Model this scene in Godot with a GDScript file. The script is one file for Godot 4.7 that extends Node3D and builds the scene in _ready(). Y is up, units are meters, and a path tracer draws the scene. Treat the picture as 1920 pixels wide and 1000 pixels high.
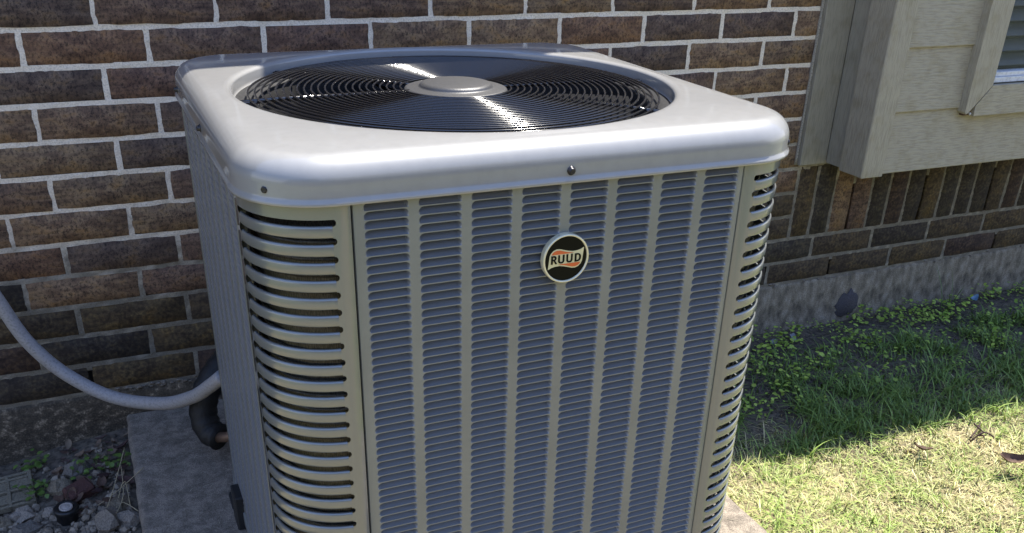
extends Node3D
# A grey outdoor condenser unit on a concrete pad against a brick house wall. x right along the wall, y up, z away from the wall; wall face at z = 0, lawn at y = 0.

const CH := 0.0794          # brick course
const BL := 0.2564          # brick length with joint
const JY := 1.05            # height of bed joint 0
const AX := 0.6976          # unit centre
const AZ := 0.7938
const AT := 1.0484          # top of the unit's cover
const PADY := 0.104
const CA := 0.4284          # half width of the cover
const FA := 0.4228          # half width of the cabinet
const CR := 0.1122          # corner radius
const SEAM := 0.298

var rng := RandomNumberGenerator.new()
var noise := FastNoiseLite.new()
var M := {}
var house: Node3D
var unit: Node3D


# ---------------------------------------------------------------- mesh helpers
func mb(flat := false) -> SurfaceTool:
	var st := SurfaceTool.new()
	st.begin(Mesh.PRIMITIVE_TRIANGLES)
	st.set_smooth_group(-1 if flat else 0)
	return st

func tri(st: SurfaceTool, a: Vector3, b: Vector3, c: Vector3, out: Vector3) -> void:
	if (c - a).cross(b - a).dot(out) < 0.0:
		st.add_vertex(a); st.add_vertex(c); st.add_vertex(b)
	else:
		st.add_vertex(a); st.add_vertex(b); st.add_vertex(c)

func quad(st: SurfaceTool, a: Vector3, b: Vector3, c: Vector3, d: Vector3, out: Vector3) -> void:
	tri(st, a, b, c, out)
	tri(st, a, c, d, out)

# rows of points joined to a sheet; out_from: normals point away from that point at the sampled cell
func sheet(st: SurfaceTool, rows: Array, out: Vector3, closed := false, sample := Vector2i(0, 0)) -> void:
	var n: int = rows[0].size()
	var si := clampi(sample.x, 0, rows.size() - 2)
	var sj := clampi(sample.y, 0, n - 2)
	var a0: Vector3 = rows[si][sj]; var b0: Vector3 = rows[si][sj + 1]; var d0: Vector3 = rows[si + 1][sj]
	var flip := (d0 - a0).cross(b0 - a0).dot(out) < 0.0
	for i in rows.size() - 1:
		for j in (n if closed else n - 1):
			var k := (j + 1) % n
			var a: Vector3 = rows[i][j]; var b: Vector3 = rows[i][k]; var c: Vector3 = rows[i + 1][k]; var d: Vector3 = rows[i + 1][j]
			if flip:
				st.add_vertex(a); st.add_vertex(c); st.add_vertex(b)
				st.add_vertex(a); st.add_vertex(d); st.add_vertex(c)
			else:
				st.add_vertex(a); st.add_vertex(b); st.add_vertex(c)
				st.add_vertex(a); st.add_vertex(c); st.add_vertex(d)

func tube(st: SurfaceTool, pts: Array, radii: Array, seg := 10, caps := true, closed := false) -> void:
	var rows := []
	var up := Vector3(0.13, 0.97, 0.21)
	for i in pts.size():
		var p: Vector3 = pts[i]
		var q: Vector3 = pts[(i + 1) % pts.size()] if closed or i < pts.size() - 1 else pts[i]
		var o: Vector3 = pts[i - 1] if closed or i > 0 else pts[i]
		var t := (q - o).normalized()
		var u := (up - t * up.dot(t)).normalized()
		if not closed:
			up = u
		var v := t.cross(u)
		var r: float = radii[i % radii.size()]
		var row := []
		for s in seg:
			var a := TAU * s / seg
			row.append(p + (u * cos(a) + v * sin(a)) * r)
		rows.append(row)
	if closed:
		rows.append(rows[0])
	var c0: Vector3 = pts[0]
	sheet(st, rows, (rows[0][0] - c0) + (rows[0][1] - c0), true)
	if caps and not closed:
		for e in [0, pts.size() - 1]:
			var p: Vector3 = pts[e]
			var d: Vector3 = (p - pts[1]) if e == 0 else (p - pts[e - 1])
			for s in seg:
				tri(st, p, rows[e][s], rows[e][(s + 1) % seg], d)

# chamfered box
func box(st: SurfaceTool, lo: Vector3, hi: Vector3, ch := 0.0) -> void:
	var c := (lo + hi) / 2.0
	var h := (hi - lo) / 2.0
	ch = minf(ch, minf(h.x, minf(h.y, h.z)) * 0.6)
	if ch <= 0.0:
		for ax in 3:
			for s in [-1.0, 1.0]:
				var n := Vector3.ZERO; n[ax] = s
				var u := Vector3.ZERO; u[(ax + 1) % 3] = h[(ax + 1) % 3]
				var v := Vector3.ZERO; v[(ax + 2) % 3] = h[(ax + 2) % 3]
				var m := c + n * h[ax]
				quad(st, m - u - v, m + u - v, m + u + v, m - u + v, n)
		return
	var pt := func(sx: float, sy: float, sz: float, ax: int) -> Vector3:
		var s := Vector3(sx, sy, sz)
		var p := Vector3.ZERO
		for k in 3:
			p[k] = s[k] * (h[k] if k == ax else h[k] - ch)
		return c + p
	for ax in 3:
		var b := (ax + 1) % 3
		var d := (ax + 2) % 3
		for s in [-1.0, 1.0]:
			var q := []
			for e in [[-1.0, -1.0], [1.0, -1.0], [1.0, 1.0], [-1.0, 1.0]]:
				var sg := Vector3.ZERO; sg[ax] = s; sg[b] = e[0]; sg[d] = e[1]
				q.append(pt.call(sg.x, sg.y, sg.z, ax))
			var n := Vector3.ZERO; n[ax] = s
			quad(st, q[0], q[1], q[2], q[3], n)
		for s in [-1.0, 1.0]:
			for t in [-1.0, 1.0]:
				var e0 := Vector3.ZERO; e0[ax] = -1.0; e0[b] = s; e0[d] = t
				var e1 := e0; e1[ax] = 1.0
				var n2 := Vector3.ZERO; n2[b] = s; n2[d] = t
				quad(st, pt.call(e0.x, e0.y, e0.z, b), pt.call(e1.x, e1.y, e1.z, b), pt.call(e1.x, e1.y, e1.z, d), pt.call(e0.x, e0.y, e0.z, d), n2)
	for sx in [-1.0, 1.0]:
		for sy in [-1.0, 1.0]:
			for sz in [-1.0, 1.0]:
				tri(st, pt.call(sx, sy, sz, 0), pt.call(sx, sy, sz, 1), pt.call(sx, sy, sz, 2), Vector3(sx, sy, sz))

# a flat polygon (x, y) given depth from z0 to z1
func prism(st: SurfaceTool, poly: PackedVector2Array, z0: float, z1: float, back := true) -> void:
	var idx := Geometry2D.triangulate_polygon(poly)
	for i in range(0, idx.size(), 3):
		var a := poly[idx[i]]; var b := poly[idx[i + 1]]; var c := poly[idx[i + 2]]
		tri(st, Vector3(a.x, a.y, z1), Vector3(b.x, b.y, z1), Vector3(c.x, c.y, z1), Vector3(0, 0, z1 - z0))
		if back:
			tri(st, Vector3(a.x, a.y, z0), Vector3(b.x, b.y, z0), Vector3(c.x, c.y, z0), Vector3(0, 0, z0 - z1))
	var cw := Geometry2D.is_polygon_clockwise(poly)
	for i in poly.size():
		var a := poly[i]; var b := poly[(i + 1) % poly.size()]
		var e := b - a
		var n := Vector3(e.y, -e.x, 0) * (-1.0 if cw else 1.0)
		quad(st, Vector3(a.x, a.y, z0), Vector3(b.x, b.y, z0), Vector3(b.x, b.y, z1), Vector3(a.x, a.y, z1), n)

# a profile of (radius, height) turned round y
func lathe(st: SurfaceTool, prof: Array, seg := 48, at := Vector3.ZERO) -> void:
	var rows := []
	for p in prof:
		var row := []
		for s in seg:
			var a := TAU * s / seg
			row.append(at + Vector3(p.x * cos(a), p.y, p.x * sin(a)))
		rows.append(row)
	# decide the outside from the first step that has a length: profile runs with the outside on its left when going up
	for i in prof.size() - 1:
		var d: Vector2 = prof[i + 1] - prof[i]
		var nn := Vector3(d.y, -d.x, 0)
		sheet(st, [rows[i], rows[i + 1]], nn.rotated(Vector3.UP, -PI / seg), true)

func done(st: SurfaceTool) -> ArrayMesh:
	st.generate_normals()
	return st.commit()

func put(called: String, mesh: Mesh, m: Material, parent: Node = null, at := Vector3.ZERO) -> MeshInstance3D:
	var o := MeshInstance3D.new()
	o.name = called
	o.mesh = mesh
	o.material_override = m
	o.position = at
	(parent if parent else self).add_child(o, true)
	return o

func part(called: String, st: SurfaceTool, m: Material, parent: Node = null, at := Vector3.ZERO) -> MeshInstance3D:
	return put(called, done(st), m, parent, at)

func tag(o: Node, label: String, category := "", group := "", kind := "") -> Node:
	if label: o.set_meta("label", label)
	if category: o.set_meta("category", category)
	if group: o.set_meta("group", group)
	if kind: o.set_meta("kind", kind)
	return o

func node(called: String, at := Vector3.ZERO) -> Node3D:
	var o := Node3D.new()
	o.name = called
	o.position = at
	add_child(o, true)
	return o

func many(called: String, mesh: Mesh, m: Material, xf: Array, cols: Array, parent: Node = null) -> MultiMeshInstance3D:
	var mm := MultiMesh.new()
	mm.transform_format = MultiMesh.TRANSFORM_3D
	mm.use_colors = true
	mm.mesh = mesh
	mm.instance_count = xf.size()
	for i in xf.size():
		mm.set_instance_transform(i, xf[i])
		mm.set_instance_color(i, cols[i])
	var o := MultiMeshInstance3D.new()
	o.name = called
	o.multimesh = mm
	o.material_override = m
	(parent if parent else self).add_child(o, true)
	return o


# ---------------------------------------------------------------- materials
func ntex(freq: float, octaves := 4, ramp := [], seed_ := 1, gain := 0.6, type := FastNoiseLite.TYPE_SIMPLEX_SMOOTH, size := 512, as_normal := false) -> NoiseTexture2D:
	var n := FastNoiseLite.new()
	n.noise_type = type
	n.seed = seed_
	n.frequency = freq
	n.fractal_octaves = octaves
	n.fractal_gain = gain
	if type == FastNoiseLite.TYPE_CELLULAR:
		n.cellular_return_type = FastNoiseLite.RETURN_DISTANCE
	var t := NoiseTexture2D.new()
	t.width = size; t.height = size
	t.seamless = true
	t.noise = n
	t.generate_mipmaps = false
	if as_normal:
		t.as_normal_map = true
		t.bump_strength = 4.0
	if ramp.size():
		var g := Gradient.new()
		var offs := PackedFloat32Array(); var cols := PackedColorArray()
		for i in ramp.size() / 2:
			offs.append(ramp[i * 2]); cols.append(ramp[i * 2 + 1])
		g.offsets = offs; g.colors = cols
		t.color_ramp = g
	return t

func lin(r: float, g: float, b: float) -> Color:
	return Color(r, g, b).linear_to_srgb()

func grey(v: float) -> Color:
	return Color(v, v, v)

func mat(c: Color, rough: float, tex: Texture2D = null, scale := Vector3.ONE, bump: Texture2D = null, relief := 0.0, world := true) -> StandardMaterial3D:
	var m := StandardMaterial3D.new()
	m.albedo_color = c
	m.roughness = rough
	m.metallic_specular = 0.5
	m.cull_mode = BaseMaterial3D.CULL_DISABLED
	if tex:
		m.albedo_texture = tex
	if bump:
		m.heightmap_enabled = true
		m.heightmap_texture = bump
		m.heightmap_scale = relief
	if tex or bump:
		m.uv1_triplanar = true
		m.uv1_world_triplanar = world
		m.uv1_scale = scale
	return m

func over(m: StandardMaterial3D, tex: Texture2D, scale: Vector3) -> StandardMaterial3D:
	m.detail_enabled = true
	m.detail_blend_mode = BaseMaterial3D.BLEND_MODE_MUL
	m.detail_albedo = tex
	m.detail_uv_layer = BaseMaterial3D.DETAIL_UV_2
	m.uv2_triplanar = true
	m.uv2_world_triplanar = m.uv1_world_triplanar
	m.uv2_scale = scale
	return m

func materials() -> void:
	var fine := ntex(0.05, 5, [], 3)
	var speck := ntex(0.09, 3, [0.0, grey(0.55), 0.40, grey(0.85), 0.62, grey(1.0), 0.78, grey(1.0), 0.86, grey(1.25)], 5)
	var blotch := ntex(0.012, 5, [0.0, grey(0.62), 0.5, grey(0.86), 1.0, grey(1.0)], 8)
	M.fine = fine
	var soft := ntex(0.05, 5, [0.0, grey(0.55), 0.4, grey(0.82), 0.6, grey(0.94), 1.0, grey(1.0)], 4)
	# brick: pitted, flashed clay
	var claytex := ntex(0.035, 6, [0.0, grey(0.30), 0.30, grey(0.46), 0.40, grey(0.74), 0.50, grey(0.88), 0.60, grey(0.96), 0.70, Color(1.0, 0.98, 0.92)], 11, 0.85)
	var flash := ntex(0.010, 3, [0.0, Color(0.66, 0.62, 0.62), 0.40, Color(0.84, 0.80, 0.79), 0.60, Color(1.0, 0.98, 0.95), 1.0, Color(1.0, 0.90, 0.72)], 12)
	var pits := ntex(0.06, 5, [0.0, grey(0.0), 0.28, grey(0.35), 0.42, grey(0.62), 1.0, grey(1.0)], 13)
	M.brick = []
	for c in [lin(0.299, 0.207, 0.138), lin(0.202, 0.148, 0.118), lin(0.328, 0.230, 0.149), lin(0.243, 0.168, 0.127), lin(0.311, 0.229, 0.152), lin(0.183, 0.139, 0.113), lin(0.352, 0.250, 0.161), lin(0.283, 0.177, 0.114), lin(0.230, 0.148, 0.113)]:
		var m := mat(c, 0.88, claytex, Vector3(5.2, 4.4, 5.2), pits, 0.055)
		over(m, flash, Vector3(2.6, 5.2, 2.6))
		M.brick.append(m)
	M.brick_low = []
	var splash := ntex(0.045, 5, [0.0, grey(0.42), 0.45, grey(0.72), 0.64, grey(0.86), 0.74, Color(1.0, 1.0, 0.92), 0.80, Color(1.0, 1.0, 0.9)], 14)
	for c in [lin(0.155, 0.120, 0.076), lin(0.105, 0.088, 0.068), lin(0.180, 0.136, 0.074), lin(0.130, 0.088, 0.068), lin(0.118, 0.102, 0.076)]:
		var m := mat(c, 0.9, splash, Vector3(3.1, 3.1, 3.1), pits, 0.06)
		over(m, flash, Vector3(2.3, 4.6, 2.3))
		M.brick_low.append(m)
	M.mortar = mat(Color.WHITE, 0.95, ntex(0.07, 5, [0.0, grey(0.6), 0.3, grey(0.90), 0.7, grey(1.0), 1.0, grey(1.0)], 21), Vector3(5, 5, 5), ntex(0.05, 6, [], 22), 0.10)
	M.mortar.vertex_color_use_as_albedo = true
	M.wallcore = mat(lin(0.05, 0.045, 0.04), 0.95)
	M.foundation = mat(lin(0.42, 0.38, 0.31), 0.95, ntex(0.02, 6, [0.0, Color(0.50, 0.49, 0.47), 0.35, Color(0.74, 0.72, 0.68), 0.52, Color(0.85, 0.83, 0.79), 0.72, Color(0.94, 0.92, 0.88), 0.85, grey(1.0)], 31), Vector3(2.2, 1.2, 2.2), ntex(0.05, 6, [], 32), 0.08)
	over(M.foundation, speck, Vector3(5, 5, 5))
	M.foundation_dirty = mat(lin(0.62, 0.50, 0.35), 0.95, ntex(0.03, 6, [0.0, grey(0.42), 0.45, grey(0.58), 0.60, grey(0.66), 0.68, grey(0.80), 0.76, grey(1.0)], 33), Vector3(1.8, 2.6, 1.8), ntex(0.06, 6, [], 34), 0.10)
	over(M.foundation_dirty, ntex(0.10, 4, [0.0, grey(0.5), 0.6, grey(0.7), 0.72, grey(0.8), 0.80, grey(1.0)], 35), Vector3(3, 3, 3))
	M.patch = mat(lin(0.115, 0.105, 0.110), 0.95, soft, Vector3(6, 6, 6), fine, 0.2)
	M.pad = mat(lin(0.42, 0.355, 0.28), 0.93, ntex(0.016, 6, [0.0, grey(0.62), 0.35, grey(0.78), 0.52, grey(0.87), 0.66, grey(0.95), 1.0, grey(1.0)], 41, 0.75), Vector3(2.4, 2.4, 2.4), ntex(0.09, 5, [], 42), 0.05)
	over(M.pad, ntex(0.15, 4, [0.0, grey(0.48), 0.4, grey(0.82), 0.6, grey(0.95), 0.8, grey(1.0)], 43), Vector3(3.2, 3.2, 3.2))
	# painted metal of the unit
	var peel := ntex(0.02, 2, [], 51)
	M.paint = mat(lin(0.315, 0.313, 0.305), 0.42, ntex(0.02, 5, [0.0, grey(0.955), 0.5, grey(0.985), 1.0, grey(1.0)], 52), Vector3(3, 3, 3), null, 0.0, false)
	M.paint.clearcoat_enabled = true
	M.paint.metallic = 0.06
	M.paint.clearcoat = 1.0
	M.paint.clearcoat_roughness = 0.09
	M.panel = mat(lin(0.255, 0.268, 0.256), 0.34, ntex(0.006, 4, [0.0, grey(0.92), 1.0, grey(1.0)], 53), Vector3(2, 2, 2), null, 0.0, false)
	M.panel.metallic = 0.22
	M.post = mat(lin(0.212, 0.222, 0.214), 0.30)
	M.post.metallic = 0.3
	M.post.clearcoat_enabled = true
	M.post.clearcoat = 1.0
	M.post.clearcoat_roughness = 0.06
	M.slat = mat(lin(0.235, 0.243, 0.255), 0.36)
	M.slat.metallic = 0.20
	M.slat.clearcoat_enabled = true
	M.slat.clearcoat = 0.8
	M.slat.clearcoat_roughness = 0.10
	M.dark = mat(lin(0.02, 0.02, 0.021), 0.7)
	M.coil = mat(lin(0.27, 0.245, 0.185), 0.5, ntex(0.05, 2, [0.0, grey(0.35), 0.5, grey(0.75), 1.0, grey(1.0)], 55), Vector3(26, 3, 26), null, 0.0, false)
	M.coil.metallic = 0.5
	M.wire = mat(lin(0.010, 0.010, 0.012), 0.14)
	M.wire.metallic_specular = 0.7
	M.hub = mat(lin(0.11, 0.11, 0.113), 0.42, ntex(0.16, 3, [0.0, grey(0.60), 0.5, grey(0.85), 0.7, grey(1.0)], 56), Vector3(8, 8, 8), ntex(0.16, 3, [], 57), 0.03, false)
	M.hub.metallic = 0.35
	M.deck = mat(lin(0.05, 0.05, 0.053), 0.5, ntex(0.05, 4, [0.0, grey(0.6), 0.7, grey(0.9), 0.85, grey(1.0)], 58), Vector3(4, 4, 4))
	M.deck.metallic = 0.3
	M.blade = mat(lin(0.018, 0.018, 0.019), 0.9); M.blade.metallic_specular = 0.2
	M.screw = mat(lin(0.035, 0.033, 0.036), 0.32); M.screw.metallic = 0.4
	M.chrome = mat(lin(0.80, 0.76, 0.56), 0.25); M.chrome.metallic = 0.4
	M.badge_black = mat(lin(0.007, 0.008, 0.006), 0.38, ntex(0.08, 3, [0.0, grey(0.7), 1.0, grey(1.0)], 59), Vector3(20, 20, 20))
	M.badge_black.metallic_specular = 0.25
	M.badge_cream = mat(lin(0.72, 0.66, 0.38), 0.35)
	M.badge_red = mat(lin(0.72, 0.14, 0.035), 0.35)
	M.foot = mat(lin(0.018, 0.018, 0.018), 0.7)
	M.rubber = mat(lin(0.009, 0.009, 0.009), 0.62, null, Vector3(6, 6, 6), ntex(0.03, 4, [], 61), 0.12)
	M.copper = mat(lin(0.22, 0.145, 0.10), 0.5); M.copper.metallic = 0.6
	M.conduit = mat(lin(0.36, 0.345, 0.34), 0.6, ntex(0.05, 5, [0.0, grey(0.62), 0.3, grey(0.84), 0.5, grey(0.96), 1.0, grey(1.0)], 62), Vector3(5, 5, 5))
	# painted boards with embossed wood grain
	var gr := ntex(0.018, 5, [0.0, grey(0.0), 0.45, grey(0.45), 0.55, grey(0.62), 1.0, grey(1.0)], 71)
	var grcol := ntex(0.018, 5, [0.0, grey(0.86), 0.40, grey(0.93), 0.52, grey(0.98), 1.0, grey(1.0)], 71)
	var soil := ntex(0.010, 5, [0.0, Color(0.92, 0.91, 0.87), 0.45, grey(0.98), 1.0, grey(1.0)], 72)
	var boardc := lin(0.43, 0.385, 0.29)
	M.siding = over(mat(boardc, 0.62, grcol, Vector3(1.5, 15.0, 15.0), gr, 0.08), soil, Vector3(2, 2, 2))
	M.trim = over(mat(boardc, 0.62, grcol, Vector3(19.0, 1.6, 19.0), gr, 0.07), soil, Vector3(2, 2, 2))
	M.wallboard = over(mat(lin(0.35, 0.32, 0.245), 0.62, grcol, Vector3(20.0, 1.4, 20.0), gr, 0.02), soil, Vector3(2, 2, 2))
	M.caulk = mat(lin(0.42, 0.385, 0.31), 0.8, soft, Vector3(8, 8, 8), fine, 0.06)
	M.vinyl = mat(lin(0.78, 0.78, 0.77), 0.4, ntex(0.03, 4, [0.0, grey(0.80), 0.5, grey(0.96), 1.0, grey(1.0)], 73), Vector3(4, 4, 4))
	M.blind = mat(lin(0.045, 0.052, 0.060), 0.5)
	M.glass = StandardMaterial3D.new()
	M.glass.albedo_color = Color(0.75, 0.82, 0.84, 0.03)
	M.glass.transparency = BaseMaterial3D.TRANSPARENCY_ALPHA
	M.glass.roughness = 0.03
	M.glass.metallic_specular = 0.28
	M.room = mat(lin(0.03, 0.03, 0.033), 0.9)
	M.soffit = mat(lin(0.42, 0.40, 0.33), 0.7)
	M.shingle = mat(lin(0.05, 0.045, 0.042), 0.95, soft, Vector3(4, 4, 4), fine, 0.1)
	# ground
	M.ground = mat(Color.WHITE, 0.97, ntex(0.05, 6, [0.0, grey(0.40), 0.4, grey(0.72), 0.6, grey(0.92), 1.0, grey(1.0)], 81), Vector3(1.6, 1.6, 1.6), ntex(0.06, 6, [], 82), 0.30)
	M.ground.vertex_color_use_as_albedo = true
	M.lawn = mat(lin(0.21, 0.23, 0.095), 0.97, ntex(0.02, 6, [0.0, grey(0.6), 1.0, grey(1.0)], 83), Vector3(0.4, 0.4, 0.4))
	M.leaf = StandardMaterial3D.new()
	M.leaf.vertex_color_use_as_albedo = true
	M.leaf.roughness = 0.55
	M.leaf.cull_mode = BaseMaterial3D.CULL_DISABLED
	M.leaf.backlight_enabled = true
	M.leaf.backlight = Color(0.30, 0.34, 0.16)
	M.straw = StandardMaterial3D.new()
	M.straw.vertex_color_use_as_albedo = true
	M.straw.roughness = 0.8
	M.straw.cull_mode = BaseMaterial3D.CULL_DISABLED
	M.stone = []
	for c in [lin(0.30, 0.255, 0.20), lin(0.22, 0.195, 0.165), lin(0.36, 0.31, 0.25), lin(0.26, 0.215, 0.15)]:
		M.stone.append(mat(c, 0.93, ntex(0.05, 5, [0.0, grey(0.42), 0.4, grey(0.76), 0.6, grey(0.95), 1.0, grey(1.0)], 91), Vector3(9, 9, 9), ntex(0.04, 6, [], 92), 0.08))
	M.redbrick = mat(lin(0.115, 0.052, 0.042), 0.93, soft, Vector3(9, 9, 9), fine, 0.08)
	M.deadleaf = mat(lin(0.21, 0.125, 0.085), 0.8, ntex(0.05, 4, [0.0, grey(0.5), 1.0, grey(1.0)], 93), Vector3(12, 12, 12))
	M.deadleaf_red = mat(lin(0.105, 0.052, 0.045), 0.75, ntex(0.05, 4, [0.0, grey(0.5), 1.0, grey(1.0)], 94), Vector3(12, 12, 12))
	M.grate = mat(lin(0.27, 0.235, 0.165), 0.7, soft, Vector3(6, 6, 6))
	M.black_plastic = mat(lin(0.012, 0.012, 0.013), 0.4)
	M.cap_white = mat(lin(0.55, 0.48, 0.42), 0.6, soft, Vector3(16, 16, 16))
	M.blue_plastic = mat(lin(0.12, 0.22, 0.32), 0.4)
	M.paper = mat(lin(0.26, 0.265, 0.29), 0.7)


# ---------------------------------------------------------------- ready
func _ready() -> void:
	rng.seed = 7
	noise.seed = 4
	noise.frequency = 1.0
	noise.fractal_octaves = 3
	var cam := Camera3D.new()
	cam.name = "camera"
	cam.position = Vector3(0.12476, 1.33633, 2.32579)
	cam.rotation = Vector3(-0.49582, -0.42516, 0.02806)
	var near := 0.05
	cam.set_frustum(near * 1000.0 / 1736.88, Vector2(0.0, near * 232.76 / 1736.88), near, 300.0)
	add_child(cam)
	cam.current = true
	var env := Environment.new()
	env.background_mode = Environment.BG_SKY
	var sky := Sky.new()
	var sm := ProceduralSkyMaterial.new()
	sm.sky_top_color = Color(0.385, 0.485, 0.68)
	sm.sky_horizon_color = Color(0.76, 0.77, 0.78)
	sm.sky_curve = 0.16
	sm.ground_bottom_color = Color(0.30, 0.30, 0.22)
	sm.ground_horizon_color = Color(0.50, 0.52, 0.48)
	sky.sky_material = sm
	env.sky = sky
	env.background_energy_multiplier = 1.35
	env.tonemap_mode = Environment.TONE_MAPPER_LINEAR
	env.tonemap_exposure = 2.35
	env.sdfgi_enabled = true
	env.ssao_enabled = true
	env.ssil_enabled = true
	var we := WorldEnvironment.new()
	we.name = "environment"
	we.environment = env
	add_child(we)
	var sun := DirectionalLight3D.new()
	sun.name = "sun"
	sun.light_energy = 1.5
	sun.light_color = Color(1.0, 0.975, 0.93)
	sun.light_angular_distance = 0.5
	sun.shadow_enabled = true
	add_child(sun)
	sun.look_at_from_position(Vector3(0.42, 1.0, -0.157) * 5.0, Vector3.ZERO, Vector3.FORWARD)
	materials()
	build_ground()
	build_house()
	build_bay()
	build_yard()
	build_pad()
	build_unit()
	build_pipes()
	build_debris()
	build_grass()


# ---------------------------------------------------------------- ground
func gh(x: float, z: float) -> float:
	var h := 0.0
	h += 0.05 * (1.0 - smoothstep(1.32, 1.75, x)) * smoothstep(0.9, 1.3, x) * smoothstep(0.0, 0.5, z)
	if x < 0.9:
		var l := 1.0 - smoothstep(0.06, 0.5, x)
		h = lerpf(h, 0.018 + 0.045 * smoothstep(-0.3, 0.05, x) * (1.0 - smoothstep(0.15, 0.5, z)) + 0.018 * smoothstep(0.2, 0.5, z), l)
	return h + 0.010 * noise.get_noise_2d(x * 5.0, z * 5.0) + 0.004 * noise.get_noise_2d(x * 21.0, z * 21.0)

func build_ground() -> void:
	var st := mb()
	var nx := 190; var nz := 110
	var rows := []
	for i in nz + 1:
		var row := []
		for j in nx + 1:
			var x := -1.4 + 6.0 * j / nx
			var z := -0.06 + 3.6 * i / nz
			var e := minf(minf(x + 1.4, 4.6 - x), 3.54 - z)
			row.append(Vector3(x, gh(x, z) - 0.03 * (1.0 - smoothstep(0.0, 0.2, e)), z))
		rows.append(row)
	for i in nz:
		for j in nx:
			for k in [[0, 0], [0, 1], [1, 1], [0, 0], [1, 1], [1, 0]]:
				var p: Vector3 = rows[i + k[0]][j + k[1]]
				var n1 := noise.get_noise_2d(p.x * 3.0 + 40.0, p.z * 3.0)
				var c := Color(0.175, 0.142, 0.105)
				if p.x < 0.5:
					c = Color(0.20, 0.165, 0.125)
				c = c.lerp(Color(0.40, 0.34, 0.18), smoothstep(0.55, 0.85, p.z + 0.12 * n1))
				st.set_color(c * (0.85 + 0.3 * n1))
				st.add_vertex(p)
	st.index()
	tag(part("ground", st, M.ground), "bare soil and thatch beside the house wall and around the pad", "ground", "", "structure")
	var far := mb()
	quad(far, Vector3(-80, -0.035, -80), Vector3(80, -0.035, -80), Vector3(80, -0.035, 80), Vector3(-80, -0.035, 80), Vector3.UP)
	tag(part("lawn", far, M.lawn), "wide flat lawn reaching to the horizon", "lawn", "", "structure")


# ---------------------------------------------------------------- house
func brick_mesh(w: float, h: float, k: int, depth := 0.020) -> ArrayMesh:
	# ragged moulded face: an outline of 18 points, a worn bevel, a slightly uneven face
	var r := RandomNumberGenerator.new()
	r.seed = 100 + k
	var st := mb()
	var rim := []; var face := []
	var per := [Vector2(-1, -1), Vector2(-0.6, -1), Vector2(-0.2, -1), Vector2(0.25, -1), Vector2(0.6, -1), Vector2(1, -1), Vector2(1, -0.3), Vector2(1, 0.35), Vector2(1, 1), Vector2(0.65, 1), Vector2(0.2, 1), Vector2(-0.25, 1), Vector2(-0.62, 1), Vector2(-1, 1), Vector2(-1, 0.3), Vector2(-1, -0.35)]
	for p in per:
		var e := Vector2(r.randf_range(-0.0016, 0.0018), r.randf_range(-0.0016, 0.0018))
		var q := Vector2(p.x * w / 2.0, p.y * h / 2.0) + e
		var corner := absf(p.x) == 1.0 and absf(p.y) == 1.0
		if corner:
			q -= Vector2(signf(p.x), signf(p.y)) * r.randf_range(0.0, 0.0025)
		rim.append(Vector3(q.x, q.y, -depth))
		face.append(Vector3(q.x - signf(p.x) * (0.0022 if absf(p.x) == 1.0 else 0.0), q.y - signf(p.y) * (0.0022 if absf(p.y) == 1.0 else 0.0), r.randf_range(-0.0012, 0.0012)))
	var shoulder := []
	for i in rim.size():
		shoulder.append(Vector3(rim[i].x, rim[i].y, face[i].z - 0.0025))
	st.set_smooth_group(1)
	for i in rim.size():
		var j := (i + 1) % rim.size()
		quad(st, rim[i], rim[j], shoulder[j], shoulder[i], Vector3(rim[i].x / w, rim[i].y / h, 0))
	st.set_smooth_group(2)
	for i in rim.size():
		var j := (i + 1) % rim.size()
		quad(st, shoulder[i], shoulder[j], face[j], face[i], Vector3(rim[i].x / w, rim[i].y / h, 1.0))
	for i in rim.size():
		tri(st, Vector3(0, 0, 0.0004), face[i], face[(i + 1) % rim.size()], Vector3(0, 0, 1))
	return done(st)

var brick_store := {}
var brick_count := 0

func brick(x0: float, x1: float, y0: float, y1: float, c: int) -> void:
	var key := "%d_%d_%d" % [roundi((x1 - x0) * 500), roundi((y1 - y0) * 500), brick_count % 5]
	if not brick_store.has(key):
		brick_store[key] = brick_mesh(roundf((x1 - x0) * 500) / 500.0, roundf((y1 - y0) * 500) / 500.0, brick_store.size())
	var low := c >= 9 or (c == 8 and rng.randf() < 0.75)
	var set_: Array = M.brick_low if low else M.brick
	var m: Material = set_[rng.randi() % set_.size()]
	var o := put("brick", brick_store[key], m, house, Vector3((x0 + x1) / 2.0, (y0 + y1) / 2.0, rng.randf_range(-0.0015, 0.0015)))
	o.rotation.z = rng.randf_range(-0.003, 0.003)
	if rng.randf() < 0.5:
		o.rotation.z += PI
	brick_count += 1

func grime(x: float, y: float) -> Color:
	# soot and algae splashed up from the ground: heavy on the lowest courses, in patches
	var n := noise.get_noise_2d(x * 5.0, y * 9.0) * 0.5 + noise.get_noise_2d(x * 23.0 + 9.0, y * 30.0) * 0.6
	var line := 0.56 + 0.16 * n
	if x > 1.7:
		line += 0.10
	var t := 1.0 - smoothstep(line - 0.14, line + 0.12, y)
	var clean := Color(0.86, 0.765, 0.63) * (1.0 + 0.10 * noise.get_noise_2d(x * 40.0, y * 40.0))
	var dirty := Color(0.17, 0.152, 0.115) * (1.0 + 0.9 * maxf(0.0, noise.get_noise_2d(x * 30.0 + 77.0, y * 30.0) * 2.0 - 0.1))
	return clean.lerp(dirty, clampf(t * 0.94, 0.0, 1.0))

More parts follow.
